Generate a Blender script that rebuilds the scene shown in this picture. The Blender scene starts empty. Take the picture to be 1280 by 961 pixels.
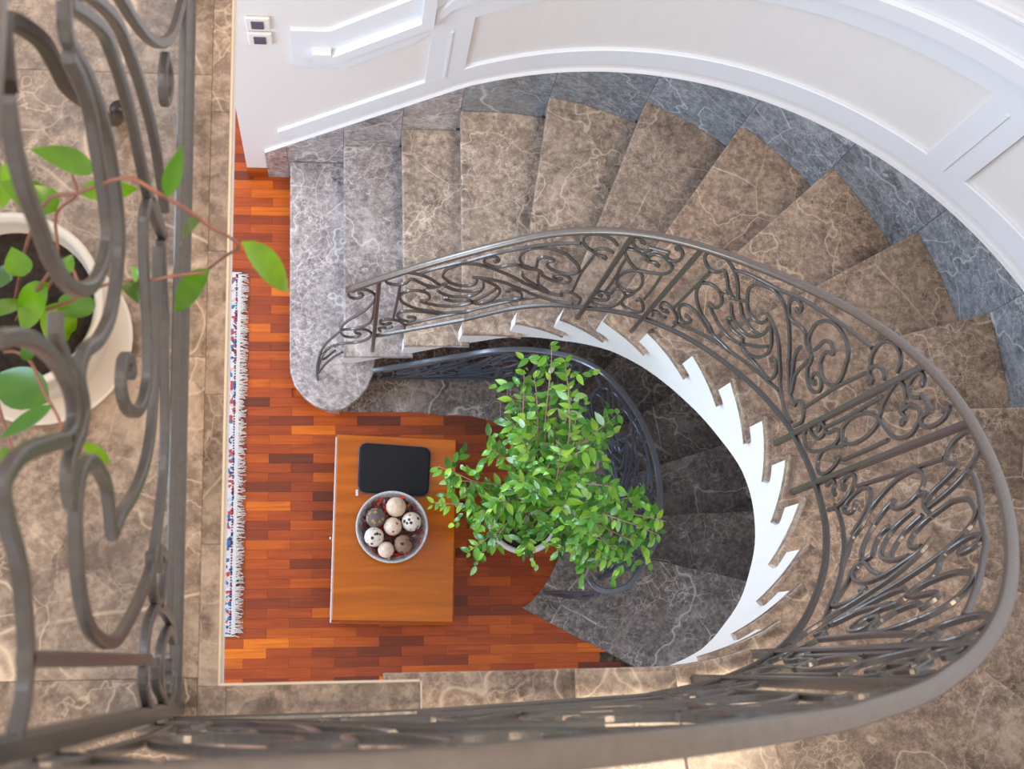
import bpy, bmesh, math, random
from mathutils import Vector, Matrix
random.seed(7)
PI = math.pi

# ------------------------------------------------------------------ camera, light, exposure
F, CX, CY = 1750.0, 640.0, 480.5          # focal length and centre in pixels of the 1280x961 frame
H = 5.947                                  # eye height above the parquet
RISE = 0.20235
G = 20*RISE                                # gallery level


def unit(v):
    return Vector(v).normalized()


_d = Vector((428-CX, -(835-CY), -F)).normalized()
_u, _v = 428-CX, 835-CY
_ex = unit(((_v*60+F*F)/(-_u), -60, -F))
_ez = -_d
_ey = _ez.cross(_ex)
M3 = Matrix((_ex, _ey, _ez))               # camera -> world
sc = bpy.context.scene
cd = bpy.data.cameras.new('camera')
cam = bpy.data.objects.new('camera', cd)
sc.collection.objects.link(cam)
cam.matrix_world = Matrix.Translation((0, 0, H)) @ M3.to_4x4()
cd.sensor_width = 36
cd.lens = F/1280*36
cd.clip_start = 0.02
cd.dof.use_dof = True
cd.dof.focus_distance = 3.9
cd.dof.aperture_fstop = 11
sc.camera = cam

world = bpy.data.worlds.new('world')
sc.world = world
world.use_nodes = True
wb = world.node_tree.nodes['Background']
wb.inputs[0].default_value = (0.98, 0.98, 1.0, 1)
wb.inputs[1].default_value = 0.92


def area(name, loc, target, sx, sy, power, col):
    l = bpy.data.lights.new(name, 'AREA')
    l.shape = 'RECTANGLE'
    l.size, l.size_y = sx, sy
    l.energy = power
    l.color = col
    o = bpy.data.objects.new(name, l)
    sc.collection.objects.link(o)
    o.location = loc
    o.rotation_euler = (Vector(target)-Vector(loc)).to_track_quat('-Z', 'Y').to_euler()
    return o


area('ceiling_light', (2.0, -0.9, 9.6), (1.0, 0.4, 2.0), 1.8, 1.8, 260, (1.0, 0.77, 0.52))
area('window_light', (-3.6, 0.0, 1.9), (0.6, 1.5, 0.7), 1.8, 1.6, 95, (0.55, 0.77, 1.0))
area('nosing_glint_light', (-3.6, 2.7, 1.8), (0.3, 1.6, 0.6), 1.5, 1.2, 85, (0.62, 0.80, 1.0))  # added unseen light, placed for glints on the step nosings
area('gallery_window_light', (-4.2, 1.2, 5.4), (-0.2, 0.4, 4.6), 1.6, 1.4, 60, (0.55, 0.77, 1.0))
area('skylight', (-0.6, 3.6, 9.6), (0.4, 0.8, 0.8), 2.2, 1.6, 40, (0.90, 0.94, 1.0))

sc.view_settings.view_transform = 'Standard'
sc.view_settings.look = 'None'
sc.view_settings.gamma = 1
sc.view_settings.use_curve_mapping = False
sc.view_settings.exposure = 0.08


def at(px, py, z):
    """the point at height z that stands on the sight line of a measured position"""
    w = M3 @ Vector((px-CX, -(py-CY), -F))
    t = (z-H)/w.z
    return Vector((w.x*t, w.y*t, z))


# ------------------------------------------------------------------ measured plan
CI, RI = (0.5458, 0.6115), 0.6197          # inner edge of the stair: centre, radius
CO, RO = (0.5421, 0.6820), 1.4555          # outer wall
RR = RI+0.027


def interp(x, xs, ys):
    if x <= xs[0]:
        return ys[0]+(x-xs[0])*(ys[1]-ys[0])/(xs[1]-xs[0]) if len(xs) > 1 and x < xs[0] else ys[0]
    for i in range(1, len(xs)):
        if x <= xs[i]:
            return ys[i-1]+(x-xs[i-1])*(ys[i]-ys[i-1])/(xs[i]-xs[i-1])
    return ys[-1]


def upath(s, r, c=CI, ref=None):
    """point and outward normal of the U shaped line of radius r; s runs along radius ref"""
    ref = ref or r
    if s < 0:
        return c[0]+s, c[1]+r, 0.0, 1.0
    if s < PI*ref:
        a = PI/2-s/ref
        return c[0]+r*math.cos(a), c[1]+r*math.sin(a), math.cos(a), math.sin(a)
    return c[0]-(s-PI*ref), c[1]-r, 0.0, -1.0


def off(s):
    return interp(s, [1.9, 2.0, 2.13, 2.29, 2.41, 2.55, 2.8], [.0255, .032, .0445, .0475, .050, .0525, .053]) if s > 1.9 else .0255


HS = [-.55, -.36, -.18, -.01, .12, .22, .38, .52, .67, .81, .92, 1.03, 1.14, 1.28, 1.4, 1.54, 1.67, 1.82, 2.0, 2.13, 2.29, 2.41, 2.55, 2.65, 2.86]
HZ = [1.30, 1.551, 1.762, 1.931, 2.042, 2.134, 2.291, 2.441, 2.645, 2.872, 3.058, 3.237, 3.4, 3.594, 3.762, 3.948, 4.124, 4.309, 4.54, 4.70, 4.90, 5.0, 5.07, 5.11, 5.15]
BS = [-.6, -.419, -.104, .054, .205, .288, .45, .545, .609, .716, .791, .874, .916, 1.016, 1.053, 1.107, 1.186, 1.266, 1.348, 1.467, 1.563, 1.673, 1.766, 1.891, 2.13, 2.47, 2.8]
BZ = [.50, .658, .925, 1.106, 1.274, 1.36, 1.585, 1.699, 1.78, 1.915, 2.018, 2.14, 2.20, 2.348, 2.396, 2.468, 2.579, 2.695, 2.82, 2.987, 3.113, 3.27, 3.40, 3.562, 3.85, 4.12, 4.14]
LS = [-.62, -.42, -.30, -.137, .001, .135, .274, .359, .446, .564, .67, .762, .86, .94, 1.07, 1.163, 1.252, 1.341, 1.447, 1.555, 1.649, 1.776, 2.0, 2.25, 2.5]
LZ = [.10, .28, .375, .526, .634, .759, .882, .996, 1.111, 1.234, 1.344, 1.451, 1.584, 1.70, 1.915, 2.043, 2.155, 2.268, 2.391, 2.542, 2.656, 2.86, 3.12, 3.42, 3.62]
NIN = {2: (0.001, 1.231), 3: (0.234, 1.231), 4: (0.446, 1.231), 5: (0.625, 1.226), 6: (0.758, 1.193), 7: (0.875, 1.139), 8: (0.981, 1.053), 9: (1.074, 0.936), 10: (1.135, 0.814), 11: (1.163, 0.666), 12: (1.160, 0.528), 13: (1.126, 0.392), 14: (1.06, 0.263), 15: (0.972, 0.16), 16: (0.857, 0.076), 17: (0.734, 0.022), 18: (0.545, -0.008), 19: (0.345, -0.008), 20: (0.105, -0.008)}
NOUT = {1: (-0.23, 2.1375), 2: (-0.004, 2.1375), 3: (0.228, 2.1375), 4: (0.449, 2.1375), 5: (0.772, 2.121), 6: (1.102, 2.027), 7: (1.392, 1.854), 8: (1.646, 1.634), 9: (1.841, 1.345), 10: (1.957, 1.022), 11: (1.998, 0.695), 12: (1.964, 0.369), 13: (1.86, 0.064), 14: (1.693, -0.209), 15: (1.486, -0.426), 16: (1.213, -0.61), 17: (0.911, -0.726), 18: (0.62, -0.7735), 19: (0.345, -0.7735), 20: (0.105, -0.7735)}

# scrollwork measured in panel units: u along the panel, v from bottom bar to handrail
PANEL_LONG = [[(0.283,0.663),(0.248,0.754),(0.21,0.839),(0.173,0.902),(0.131,0.96),(0.097,0.997),(0.062,1.004),(0.039,0.99),(0.031,0.952),(0.04,0.908),(0.061,0.866),(0.091,0.829),(0.125,0.819),(0.145,0.861),(0.181,0.795),(0.22,0.707),(0.261,0.649)],[(0.1,0.812),(0.097,0.571),(0.09,0.285)],[(0.205,0.486),(0.233,0.464),(0.25,0.482),(0.25,0.529),(0.23,0.588),(0.196,0.645),(0.158,0.678),(0.13,0.679),(0.109,0.654),(0.111,0.593),(0.127,0.518),(0.164,0.428),(0.208,0.347),(0.255,0.288),(0.291,0.249),(0.338,0.187),(0.394,0.163),(0.46,0.136),(0.54,0.135),(0.628,0.135),(0.695,0.132),(0.771,0.143)],[(0.205,0.486),(0.244,0.412),(0.282,0.36),(0.304,0.331),(0.366,0.275),(0.419,0.256),(0.466,0.26)],[(0.219,0.623),(0.22,0.667),(0.247,0.645),(0.275,0.639)],[(0.163,0.241),(0.181,0.233),(0.202,0.206),(0.202,0.172),(0.179,0.157),(0.149,0.191),(0.122,0.253),(0.109,0.316),(0.122,0.359),(0.158,0.352),(0.218,0.299),(0.273,0.237),(0.321,0.184)],[(0.078,0.2),(0.057,0.19),(0.034,0.221),(0.026,0.276),(0.046,0.289),(0.089,0.253),(0.131,0.184),(0.156,0.101),(0.157,0.044)],[(0.092,0.118),(0.065,0.118),(0.042,0.14),(0.022,0.134),(0.032,0.079)],[(0.142,0.1),(0.215,0.117),(0.297,0.127),(0.383,0.134),(0.464,0.127)],[(0.281,0.578),(0.32,0.49),(0.364,0.427),(0.419,0.386),(0.462,0.383),(0.488,0.42),(0.495,0.475),(0.488,0.542)],[(0.312,0.621),(0.358,0.534),(0.407,0.477),(0.454,0.443),(0.49,0.445)],[(0.344,0.431),(0.323,0.429),(0.347,0.383),(0.381,0.347),(0.418,0.331),(0.448,0.321),(0.47,0.266)],[(0.454,0.606),(0.451,0.554),(0.426,0.542),(0.383,0.57),(0.341,0.635),(0.313,0.704),(0.31,0.713),(0.289,0.778),(0.291,0.832),(0.303,0.86),(0.332,0.871),(0.368,0.874),(0.422,0.83),(0.476,0.758),(0.526,0.677),(0.596,0.55),(0.672,0.405),(0.67,0.401),(0.753,0.272),(0.81,0.197),(0.872,0.153),(0.864,0.184),(0.869,0.216),(0.897,0.209),(0.938,0.161),(0.964,0.111),(0.965,0.043)],[(0.427,0.655),(0.479,0.604),(0.532,0.537),(0.589,0.452),(0.638,0.367),(0.713,0.244),(0.728,0.215),(0.791,0.134),(0.869,0.058),(0.94,0.041)],[(0.464,0.621),(0.51,0.529),(0.559,0.427),(0.583,0.337),(0.574,0.262),(0.544,0.227),(0.505,0.227),(0.473,0.257)],[(0.56,0.399),(0.526,0.335),(0.488,0.295),(0.47,0.266)],[(0.473,0.257),(0.509,0.212),(0.571,0.197),(0.636,0.168),(0.694,0.156),(0.69,0.228),(0.661,0.292),(0.627,0.331),(0.621,0.304)],[(0.502,0.801),(0.522,0.799),(0.506,0.848),(0.477,0.883),(0.455,0.873),(0.462,0.82),(0.5,0.741),(0.536,0.706),(0.58,0.697),(0.613,0.674),(0.657,0.603),(0.697,0.568),(0.727,0.529),(0.744,0.479),(0.745,0.466),(0.792,0.39),(0.834,0.35),(0.864,0.348),(0.874,0.385),(0.851,0.434),(0.818,0.47),(0.794,0.468),(0.796,0.429),(0.817,0.394),(0.83,0.408)],[(0.689,0.581),(0.647,0.639),(0.623,0.703),(0.607,0.786),(0.616,0.836),(0.641,0.859),(0.681,0.849),(0.732,0.812),(0.779,0.76),(0.818,0.696),(0.823,0.68),(0.846,0.635),(0.873,0.571),(0.885,0.515),(0.876,0.477),(0.845,0.471),(0.807,0.496),(0.761,0.556),(0.762,0.557),(0.741,0.612),(0.74,0.652),(0.762,0.663),(0.738,0.698),(0.71,0.722),(0.691,0.704),(0.695,0.652),(0.698,0.603),(0.689,0.581)],[(0.65,0.556),(0.66,0.498),(0.689,0.423),(0.741,0.323),(0.759,0.285),(0.813,0.205)],[(0.724,0.509),(0.734,0.413),(0.746,0.349),(0.758,0.315),(0.802,0.228)],[(0.908,0.214),(0.902,0.366),(0.898,0.498),(0.907,0.711)],[(0.951,0.69),(0.948,0.715),(0.916,0.731),(0.899,0.764),(0.903,0.795),(0.925,0.806),(0.953,0.79),(0.972,0.763)],[(0.908,0.751),(0.885,0.78),(0.858,0.824),(0.837,0.881),(0.83,0.936),(0.842,0.968),(0.873,0.971),(0.91,0.948),(0.943,0.908),(0.969,0.856)],[(0.18,0.896),(0.211,0.909),(0.251,0.91),(0.357,0.899),(0.399,0.894),(0.483,0.904),(0.555,0.895),(0.651,0.885),(0.753,0.872),(0.829,0.867)],[(0.273,0.637),(0.304,0.652),(0.329,0.672)]]
PANEL_SHORT = [[(0.126,0.194),(0.102,0.226),(0.028,0.232),(0.072,0.251),(0.182,0.241),(0.264,0.199),(0.27,0.155),(0.154,0.138),(0.042,0.14),(0.032,0.113),(0.122,0.074),(0.278,0.048),(0.412,0.063),(0.483,0.126),(0.508,0.204),(0.471,0.268),(0.392,0.311),(0.305,0.329),(0.268,0.306),(0.262,0.25),(0.198,0.238)],[(0.349,0.341),(0.27,0.373),(0.215,0.436),(0.21,0.504),(0.267,0.562),(0.376,0.595),(0.465,0.576),(0.547,0.518),(0.604,0.443),(0.61,0.369),(0.554,0.325),(0.443,0.321),(0.349,0.341)],[(0.153,0.26),(0.16,0.411),(0.144,0.565),(0.137,0.559),(0.123,0.696)],[(0.594,0.309),(0.546,0.26),(0.497,0.194),(0.535,0.128),(0.67,0.074),(0.829,0.055),(0.907,0.091),(0.87,0.154),(0.792,0.214),(0.729,0.242),(0.716,0.216)],[(0.8,0.259),(0.799,0.435),(0.78,0.579)],[(0.386,0.603),(0.288,0.643),(0.335,0.621),(0.207,0.68),(0.096,0.75),(0.026,0.815),(0.104,0.831),(0.244,0.812),(0.389,0.771),(0.432,0.728)],[(0.4,0.599),(0.464,0.598),(0.606,0.6),(0.773,0.618),(0.839,0.662),(0.831,0.712),(0.739,0.764),(0.619,0.807),(0.5,0.818),(0.426,0.797),(0.436,0.752),(0.466,0.726),(0.535,0.73),(0.596,0.721),(0.614,0.693)],[(0.209,0.911),(0.17,0.94),(0.076,0.951),(0.055,0.921),(0.112,0.873),(0.21,0.839),(0.321,0.829),(0.394,0.864)],[(0.344,0.879),(0.498,0.873),(0.639,0.867)],[(0.635,0.87),(0.633,0.843),(0.665,0.808),(0.743,0.788),(0.832,0.804),(0.84,0.857),(0.79,0.91),(0.683,0.955),(0.699,0.917)],[(0.461,0.337),(0.594,0.309)]]
# gallery balustrade scrolls: (y, z)
GALLERY_SCROLLS = [[(0.01,4.973),(0.013,4.366)],[(0.123,4.635),(0.142,4.653),(0.161,4.675),(0.17,4.711),(0.174,4.751),(0.165,4.787),(0.151,4.808),(0.124,4.816),(0.1,4.807),(0.076,4.795),(0.052,4.768),(0.035,4.727),(0.027,4.657),(0.03,4.591),(0.046,4.53),(0.077,4.443),(0.121,4.359),(0.179,4.31),(0.229,4.285),(0.277,4.281),(0.314,4.29),(0.367,4.31),(0.405,4.312),(0.445,4.344),(0.486,4.368)],[(0.123,4.635),(0.145,4.593),(0.172,4.522),(0.206,4.455),(0.242,4.413),(0.276,4.395),(0.323,4.386),(0.369,4.383),(0.413,4.393),(0.469,4.392)],[(-0.053,5.004),(-0.019,4.971),(0.009,4.965),(0.043,4.98),(0.073,5.005),(0.095,5.041),(0.113,5.058),(0.128,5.039),(0.143,5.002),(0.161,4.928),(0.176,4.857)],[(0.199,5.091),(0.213,5.04),(0.222,4.982),(0.224,4.92),(0.217,4.866),(0.203,4.84),(0.187,4.843),(0.171,4.872)],[(0.189,4.81),(0.164,4.845),(0.145,4.853),(0.131,4.837)],[(0.396,5.12),(0.378,5.112),(0.351,5.097),(0.328,5.07),(0.314,5.039),(0.303,4.992),(0.293,4.952),(0.29,4.895),(0.3,4.835),(0.321,4.777),(0.355,4.732),(0.384,4.721),(0.409,4.744),(0.434,4.786),(0.454,4.826),(0.462,4.871),(0.46,4.921)],[(0.494,4.944),(0.474,4.933),(0.472,4.907),(0.477,4.86),(0.475,4.792),(0.465,4.744),(0.444,4.699),(0.417,4.665),(0.389,4.654),(0.355,4.665),(0.314,4.692),(0.279,4.747),(0.255,4.807),(0.231,4.826),(0.21,4.8),(0.189,4.81)],[(0.259,4.922),(0.242,4.918),(0.233,4.892),(0.227,4.846),(0.215,4.812)],[(0.499,4.929),(0.519,4.873),(0.546,4.783),(0.548,4.718),(0.541,4.644),(0.526,4.576),(0.504,4.494),(0.493,4.433),(0.495,4.355)],[(0.524,4.902),(0.555,4.826),(0.586,4.717),(0.593,4.629),(0.591,4.544),(0.579,4.453),(0.553,4.384),(0.531,4.341)],[(0.593,4.786),(0.616,4.71),(0.634,4.628),(0.661,4.53),(0.701,4.426),(0.755,4.331),(0.813,4.269),(0.856,4.234),(0.895,4.234)],[(0.707,4.383),(0.669,4.396),(0.651,4.37),(0.68,4.338),(0.703,4.343),(0.707,4.383)],[(0.495,4.355),(0.502,4.428),(0.498,4.473),(0.47,4.504),(0.444,4.504),(0.406,4.483),(0.365,4.455),(0.313,4.443),(0.281,4.466),(0.259,4.514),(0.252,4.582),(0.267,4.616),(0.292,4.607),(0.301,4.568),(0.288,4.554)],[(0.048,4.155),(0.064,4.2),(0.073,4.3),(0.052,4.376),(0.017,4.399),(-0.015,4.398),(-0.039,4.342),(-0.045,4.272)],[(0.038,4.145),(0.049,4.196),(0.031,4.254),(0.007,4.27),(-0.019,4.257),(-0.04,4.199),(-0.025,4.147),(-0.001,4.136)],[(0.015,4.307),(-0.011,4.301),(-0.026,4.255)],[(0.014,4.188),(-0.012,4.182),(-0.027,4.194)],[(0.128,4.374),(0.091,4.352),(0.075,4.3),(0.096,4.261),(0.131,4.255),(0.136,4.307),(0.11,4.308)]]
START_SCROLLS = [[(-0.53,1.309),(-0.531,1.263),(-0.521,1.225),(-0.501,1.215),(-0.481,1.25),(-0.486,1.281),(-0.498,1.28)],[(-0.518,1.302),(-0.498,1.328),(-0.471,1.33),(-0.446,1.285),(-0.438,1.229),(-0.447,1.153),(-0.474,1.04),(-0.515,0.935),(-0.54,0.863),(-0.557,0.771),(-0.553,0.677),(-0.531,0.633),(-0.493,0.636),(-0.482,0.68),(-0.499,0.698),(-0.505,0.736),(-0.488,0.765),(-0.457,0.747),(-0.44,0.681),(-0.454,0.602),(-0.49,0.545),(-0.549,0.519),(-0.586,0.476)],[(-0.438,1.244),(-0.439,1.092),(-0.444,0.921),(-0.462,0.83),(-0.505,0.773),(-0.553,0.749)]]

# ------------------------------------------------------------------ materials
def newmat(name):
    m = bpy.data.materials.new(name)
    m.use_nodes = True
    nt = m.node_tree
    return m, nt, nt.nodes['Principled BSDF']


def N(nt, typ, **kw):
    n = nt.nodes.new(typ)
    for k, v in kw.items():
        setattr(n, k, v)
    return n


def ramp(nt, fac, stops, interp_='LINEAR'):
    r = N(nt, 'ShaderNodeValToRGB')
    r.color_ramp.interpolation = interp_
    e = r.color_ramp.elements
    while len(e) < len(stops):
        e.new(0.5)
    for i, (p, c) in enumerate(stops):
        e[i].position = p
        e[i].color = (*c, 1)
    nt.links.new(fac, r.inputs[0])
    return r.outputs[0]


def mix(nt, fac, a, b, mode='MIX'):
    n = N(nt, 'ShaderNodeMix', data_type='RGBA', blend_type=mode)
    for sock, val in ((n.inputs[0], fac), (n.inputs[6], a), (n.inputs[7], b)):
        if isinstance(val, (int, float)):
            sock.default_value = val
        elif isinstance(val, tuple):
            sock.default_value = (*val, 1)
        else:
            nt.links.new(val, sock)
    return n.outputs[2]


def math_(nt, op, a, b=None):
    n = N(nt, 'ShaderNodeMath', operation=op)
    for i, v in enumerate((a, b)):
        if v is None:
            continue
        if isinstance(v, (int, float)):
            n.inputs[i].default_value = v
        else:
            nt.links.new(v, n.inputs[i])
    return n.outputs[0]


def coords(nt, rnd=25.0, scale=(1, 1, 1)):
    tc = N(nt, 'ShaderNodeTexCoord')
    oi = N(nt, 'ShaderNodeObjectInfo')
    mp = N(nt, 'ShaderNodeMapping')
    nt.links.new(tc.outputs['Object'], mp.inputs[0])
    mp.inputs['Scale'].default_value = scale
    cb = N(nt, 'ShaderNodeCombineXYZ')
    for i, k in enumerate((rnd, -rnd*1.7, rnd*0.6)):
        nt.links.new(math_(nt, 'MULTIPLY', oi.outputs['Random'], k), cb.inputs[i])
    nt.links.new(cb.outputs[0], mp.inputs['Location'])
    return mp.outputs[0], oi.outputs['Random']


def noise(nt, vec, scale, detail=6, rough=0.6, dist=0.0):
    n = N(nt, 'ShaderNodeTexNoise')
    n.inputs['Scale'].default_value = scale
    n.inputs['Detail'].default_value = detail
    n.inputs['Roughness'].default_value = rough
    n.inputs['Distortion'].default_value = dist
    nt.links.new(vec, n.inputs['Vector'])
    return n.outputs[0], n.outputs[1]


def veins(nt, vec, scale, width, warp=0.3):
    _, c = noise(nt, vec, scale*0.9, 3, 0.5)
    vm = N(nt, 'ShaderNodeVectorMath', operation='MULTIPLY_ADD')
    nt.links.new(c, vm.inputs[0])
    vm.inputs[1].default_value = (warp,)*3
    nt.links.new(vec, vm.inputs[2])
    v = N(nt, 'ShaderNodeTexVoronoi', feature='DISTANCE_TO_EDGE')
    v.inputs['Scale'].default_value = scale
    nt.links.new(vm.outputs[0], v.inputs['Vector'])
    m = N(nt, 'ShaderNodeMapRange')
    m.inputs[1].default_value = 0.0
    m.inputs[2].default_value = width
    m.inputs[3].default_value = 1.0
    m.inputs[4].default_value = 0.0
    m.clamp = True
    nt.links.new(v.outputs['Distance'], m.inputs[0])
    return m.outputs[0]


def marble(name, dark, mid, light, vein, rough=0.16, vs=1.0, vstr=1.0):
    m, nt, p = newmat(name)
    vec, rnd = coords(nt)
    a, _ = noise(nt, vec, 4.6, 12, 0.72, 0.35)
    col = ramp(nt, a, [(0.32, dark), (0.44, mid), (0.54, mid), (0.68, light)])
    b, _ = noise(nt, vec, 48, 10, 0.8)
    col = mix(nt, ramp(nt, b, [(0.45, (0, 0, 0)), (0.60, (0.75, 0.75, 0.75))]), col, light)
    b2_, _ = noise(nt, vec, 20, 8, 0.7)
    col = mix(nt, ramp(nt, b2_, [(0.34, (0.6, 0.6, 0.6)), (0.47, (0, 0, 0))]), col, dark)
    # rounded darker fragments between the veins
    cells = N(nt, 'ShaderNodeTexVoronoi')
    cells.inputs['Scale'].default_value = 12
    _, wc = noise(nt, vec, 9, 4, 0.6)
    vm = N(nt, 'ShaderNodeVectorMath', operation='MULTIPLY_ADD')
    nt.links.new(wc, vm.inputs[0])
    vm.inputs[1].default_value = (0.08,)*3
    nt.links.new(vec, vm.inputs[2])
    nt.links.new(vm.outputs[0], cells.inputs['Vector'])
    sp = N(nt, 'ShaderNodeSeparateColor')
    nt.links.new(cells.outputs['Color'], sp.inputs[0])
    cc = ramp(nt, sp.outputs[0], [(0.0, (0.58, 0.55, 0.54)), (0.5, (0.96, 0.95, 0.94)), (1.0, (1.18, 1.16, 1.14))])
    big, _ = noise(nt, vec, 6, 2, 0.5)
    col = mix(nt, ramp(nt, big, [(0.42, (0.0, 0.0, 0.0)), (0.62, (0.85, 0.85, 0.85))]), col, mix(nt, 1.0, col, cc, 'MULTIPLY'))
    mask, _ = noise(nt, vec, 3.4, 3, 0.5)
    mk = ramp(nt, mask, [(0.42, (0.0, 0.0, 0.0)), (0.60, (1, 1, 1))])
    mk2 = ramp(nt, mask, [(0.40, (1, 1, 1)), (0.58, (0.15, 0.15, 0.15))])
    f1, _ = noise(nt, vec, 2.0*vs, 4, 0.5, 0.1)
    fil = ramp(nt, f1, [(0.4955, (0, 0, 0)), (0.5, (1, 1, 1)), (0.5045, (0, 0, 0))])
    f2, _ = noise(nt, vec, 6.5*vs, 5, 0.55, 0.2)
    fil2 = ramp(nt, f2, [(0.493, (0, 0, 0)), (0.5, (1, 1, 1)), (0.507, (0, 0, 0))])
    v1 = math_(nt, 'MULTIPLY', math_(nt, 'MULTIPLY', veins(nt, vec, 2.3*vs, 0.006, 0.16), 0.6*vstr), mk2)
    v2 = math_(nt, 'MULTIPLY', math_(nt, 'MULTIPLY', veins(nt, vec, 15*vs, 0.022, 0.07), 0.5*vstr), mk)
    v4 = math_(nt, 'MULTIPLY', fil, 0.55*vstr)
    v5 = math_(nt, 'MULTIPLY', math_(nt, 'MULTIPLY', fil2, 0.5*vstr), mk)
    vv = math_(nt, 'MAXIMUM', math_(nt, 'MAXIMUM', v1, v2), math_(nt, 'MAXIMUM', v4, v5))
    col = mix(nt, vv, col, vein)
    tone = ramp(nt, rnd, [(0.0, (0.86, 0.84, 0.82)), (1.0, (1.12, 1.10, 1.08))])
    col = mix(nt, 1.0, col, tone, 'MULTIPLY')
    nt.links.new(col, p.inputs['Base Color'])
    p.inputs['Roughness'].default_value = rough
    return m


M_TREAD = marble('polished_brown_marble', (0.085, 0.058, 0.045), (0.275, 0.200, 0.153), (0.60, 0.47, 0.37), (0.92, 0.76, 0.60))
M_COOL = marble('polished_cool_lit_marble', (0.10, 0.084, 0.09), (0.28, 0.245, 0.25), (0.60, 0.55, 0.55), (0.95, 0.90, 0.88))  # same stair marble, with cool daylight put into its colour
M_SKIRT = marble('blue_lit_marble', (0.06, 0.078, 0.105), (0.165, 0.19, 0.225), (0.36, 0.39, 0.43), (0.72, 0.76, 0.80))  # stair marble again, blue daylight painted into the skirting colour
M_TREAD2 = marble('polished_half_cool_lit_marble', (0.09, 0.066, 0.056), (0.28, 0.218, 0.18), (0.60, 0.49, 0.41), (0.93, 0.80, 0.68))  # step between brown and cool: part of the daylight painted in
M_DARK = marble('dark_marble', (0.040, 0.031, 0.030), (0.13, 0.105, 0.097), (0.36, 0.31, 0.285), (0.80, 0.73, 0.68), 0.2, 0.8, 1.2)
M_FLOORM = marble('gallery_marble', (0.085, 0.055, 0.040), (0.225, 0.160, 0.120), (0.48, 0.37, 0.285), (0.80, 0.63, 0.46), 0.25, 0.9, 1.1)


def plain(name, col, rough=0.5, metal=0.0, bump=0.0, bscale=60, var=0.0, spec=0.5):
    m, nt, p = newmat(name)
    vec, rnd = coords(nt, 5)
    a, _ = noise(nt, vec, bscale, 4, 0.6)
    c = ramp(nt, a, [(0.3, tuple(x*(1-var) for x in col)), (0.7, tuple(min(1, x*(1+var)) for x in col))])
    nt.links.new(c, p.inputs['Base Color'])
    p.inputs['Roughness'].default_value = rough
    p.inputs['Metallic'].default_value = metal
    p.inputs['Specular IOR Level'].default_value = spec
    if bump:
        b = N(nt, 'ShaderNodeBump')
        b.inputs['Strength'].default_value = bump
        b.inputs['Distance'].default_value = 0.002
        nt.links.new(a, b.inputs['Height'])
        nt.links.new(b.outputs[0], p.inputs['Normal'])
    return m


M_WALL = plain('wall_paint', (0.80, 0.755, 0.73), 0.6, 0, 0.05, 40, 0.01)
M_TRIM = plain('trim_paint', (0.80, 0.80, 0.83), 0.35, 0, 0, 30, 0.005)
M_PLASTER = plain('white_plaster', (0.86, 0.85, 0.84), 0.6, 0, 0.05, 30, 0.01)
M_LIT_EDGE = plain('lit_cream_edge', (0.80, 0.66, 0.50), 0.4, 0, 0, 30, 0.04)  # marble slab edge, its brightness in the light painted as cream
M_IRON2 = plain('blue_lit_iron_paint', (0.078, 0.098, 0.135), 0.28, 0.4, 0.2, 90, 0.10, 0.6)  # grey iron with blue light put into the paint colour
M_IRON = plain('grey_iron_paint', (0.118, 0.106, 0.100), 0.27, 0.4, 0.25, 90, 0.10, 0.6)
M_HAND2 = plain('blue_lit_handrail_paint', (0.12, 0.13, 0.15), 0.24, 0.5, 0.15, 60, 0.10, 0.6)  # handrail of the well, blue light tinted into its colour
M_HAND = plain('handrail_paint', (0.180, 0.150, 0.128), 0.25, 0.45, 0.15, 60, 0.10, 0.6)
M_BRACE = plain('dark_brown_iron', (0.030, 0.018, 0.013), 0.4, 0.2, 0.1, 60, 0.2)
M_SOIL = plain('potting_soil', (0.025, 0.016, 0.012), 0.95, 0, 1.0, 150, 0.6)
M_STEM = plain('leaf_stem', (0.30, 0.12, 0.075), 0.5, 0, 0, 60, 0.2)
M_TWIG = plain('pale_twig', (0.42, 0.28, 0.17), 0.7, 0, 0.4, 120, 0.3)
M_POT = plain('cream_glazed_pot', (0.74, 0.66, 0.58), 0.3, 0, 0.1, 20, 0.04)
M_WPOT = plain('white_ceramic_pot', (0.80, 0.77, 0.76), 0.3, 0, 0.1, 25, 0.08)
M_SLEEVE = plain('black_neoprene', (0.009, 0.009, 0.012), 0.6, 0, 0.3, 400, 0.15, 0.25)
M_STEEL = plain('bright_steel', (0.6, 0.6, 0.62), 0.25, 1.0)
M_PLATE = plain('ivory_plastic', (0.82, 0.78, 0.72), 0.3)
M_BUTTON = plain('slate_plastic', (0.085, 0.090, 0.13), 0.25)
M_RED = plain('red_petals', (0.62, 0.03, 0.015), 0.6, 0, 0.5, 90, 0.5)
M_FRINGE = plain('ivory_wool', (0.62, 0.56, 0.52), 0.9, 0, 0.5, 300, 0.1)
M_BRONZE = plain('grey_bowl_glaze', (0.32, 0.30, 0.30), 0.3, 0, 0.4, 60, 0.5)


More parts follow.
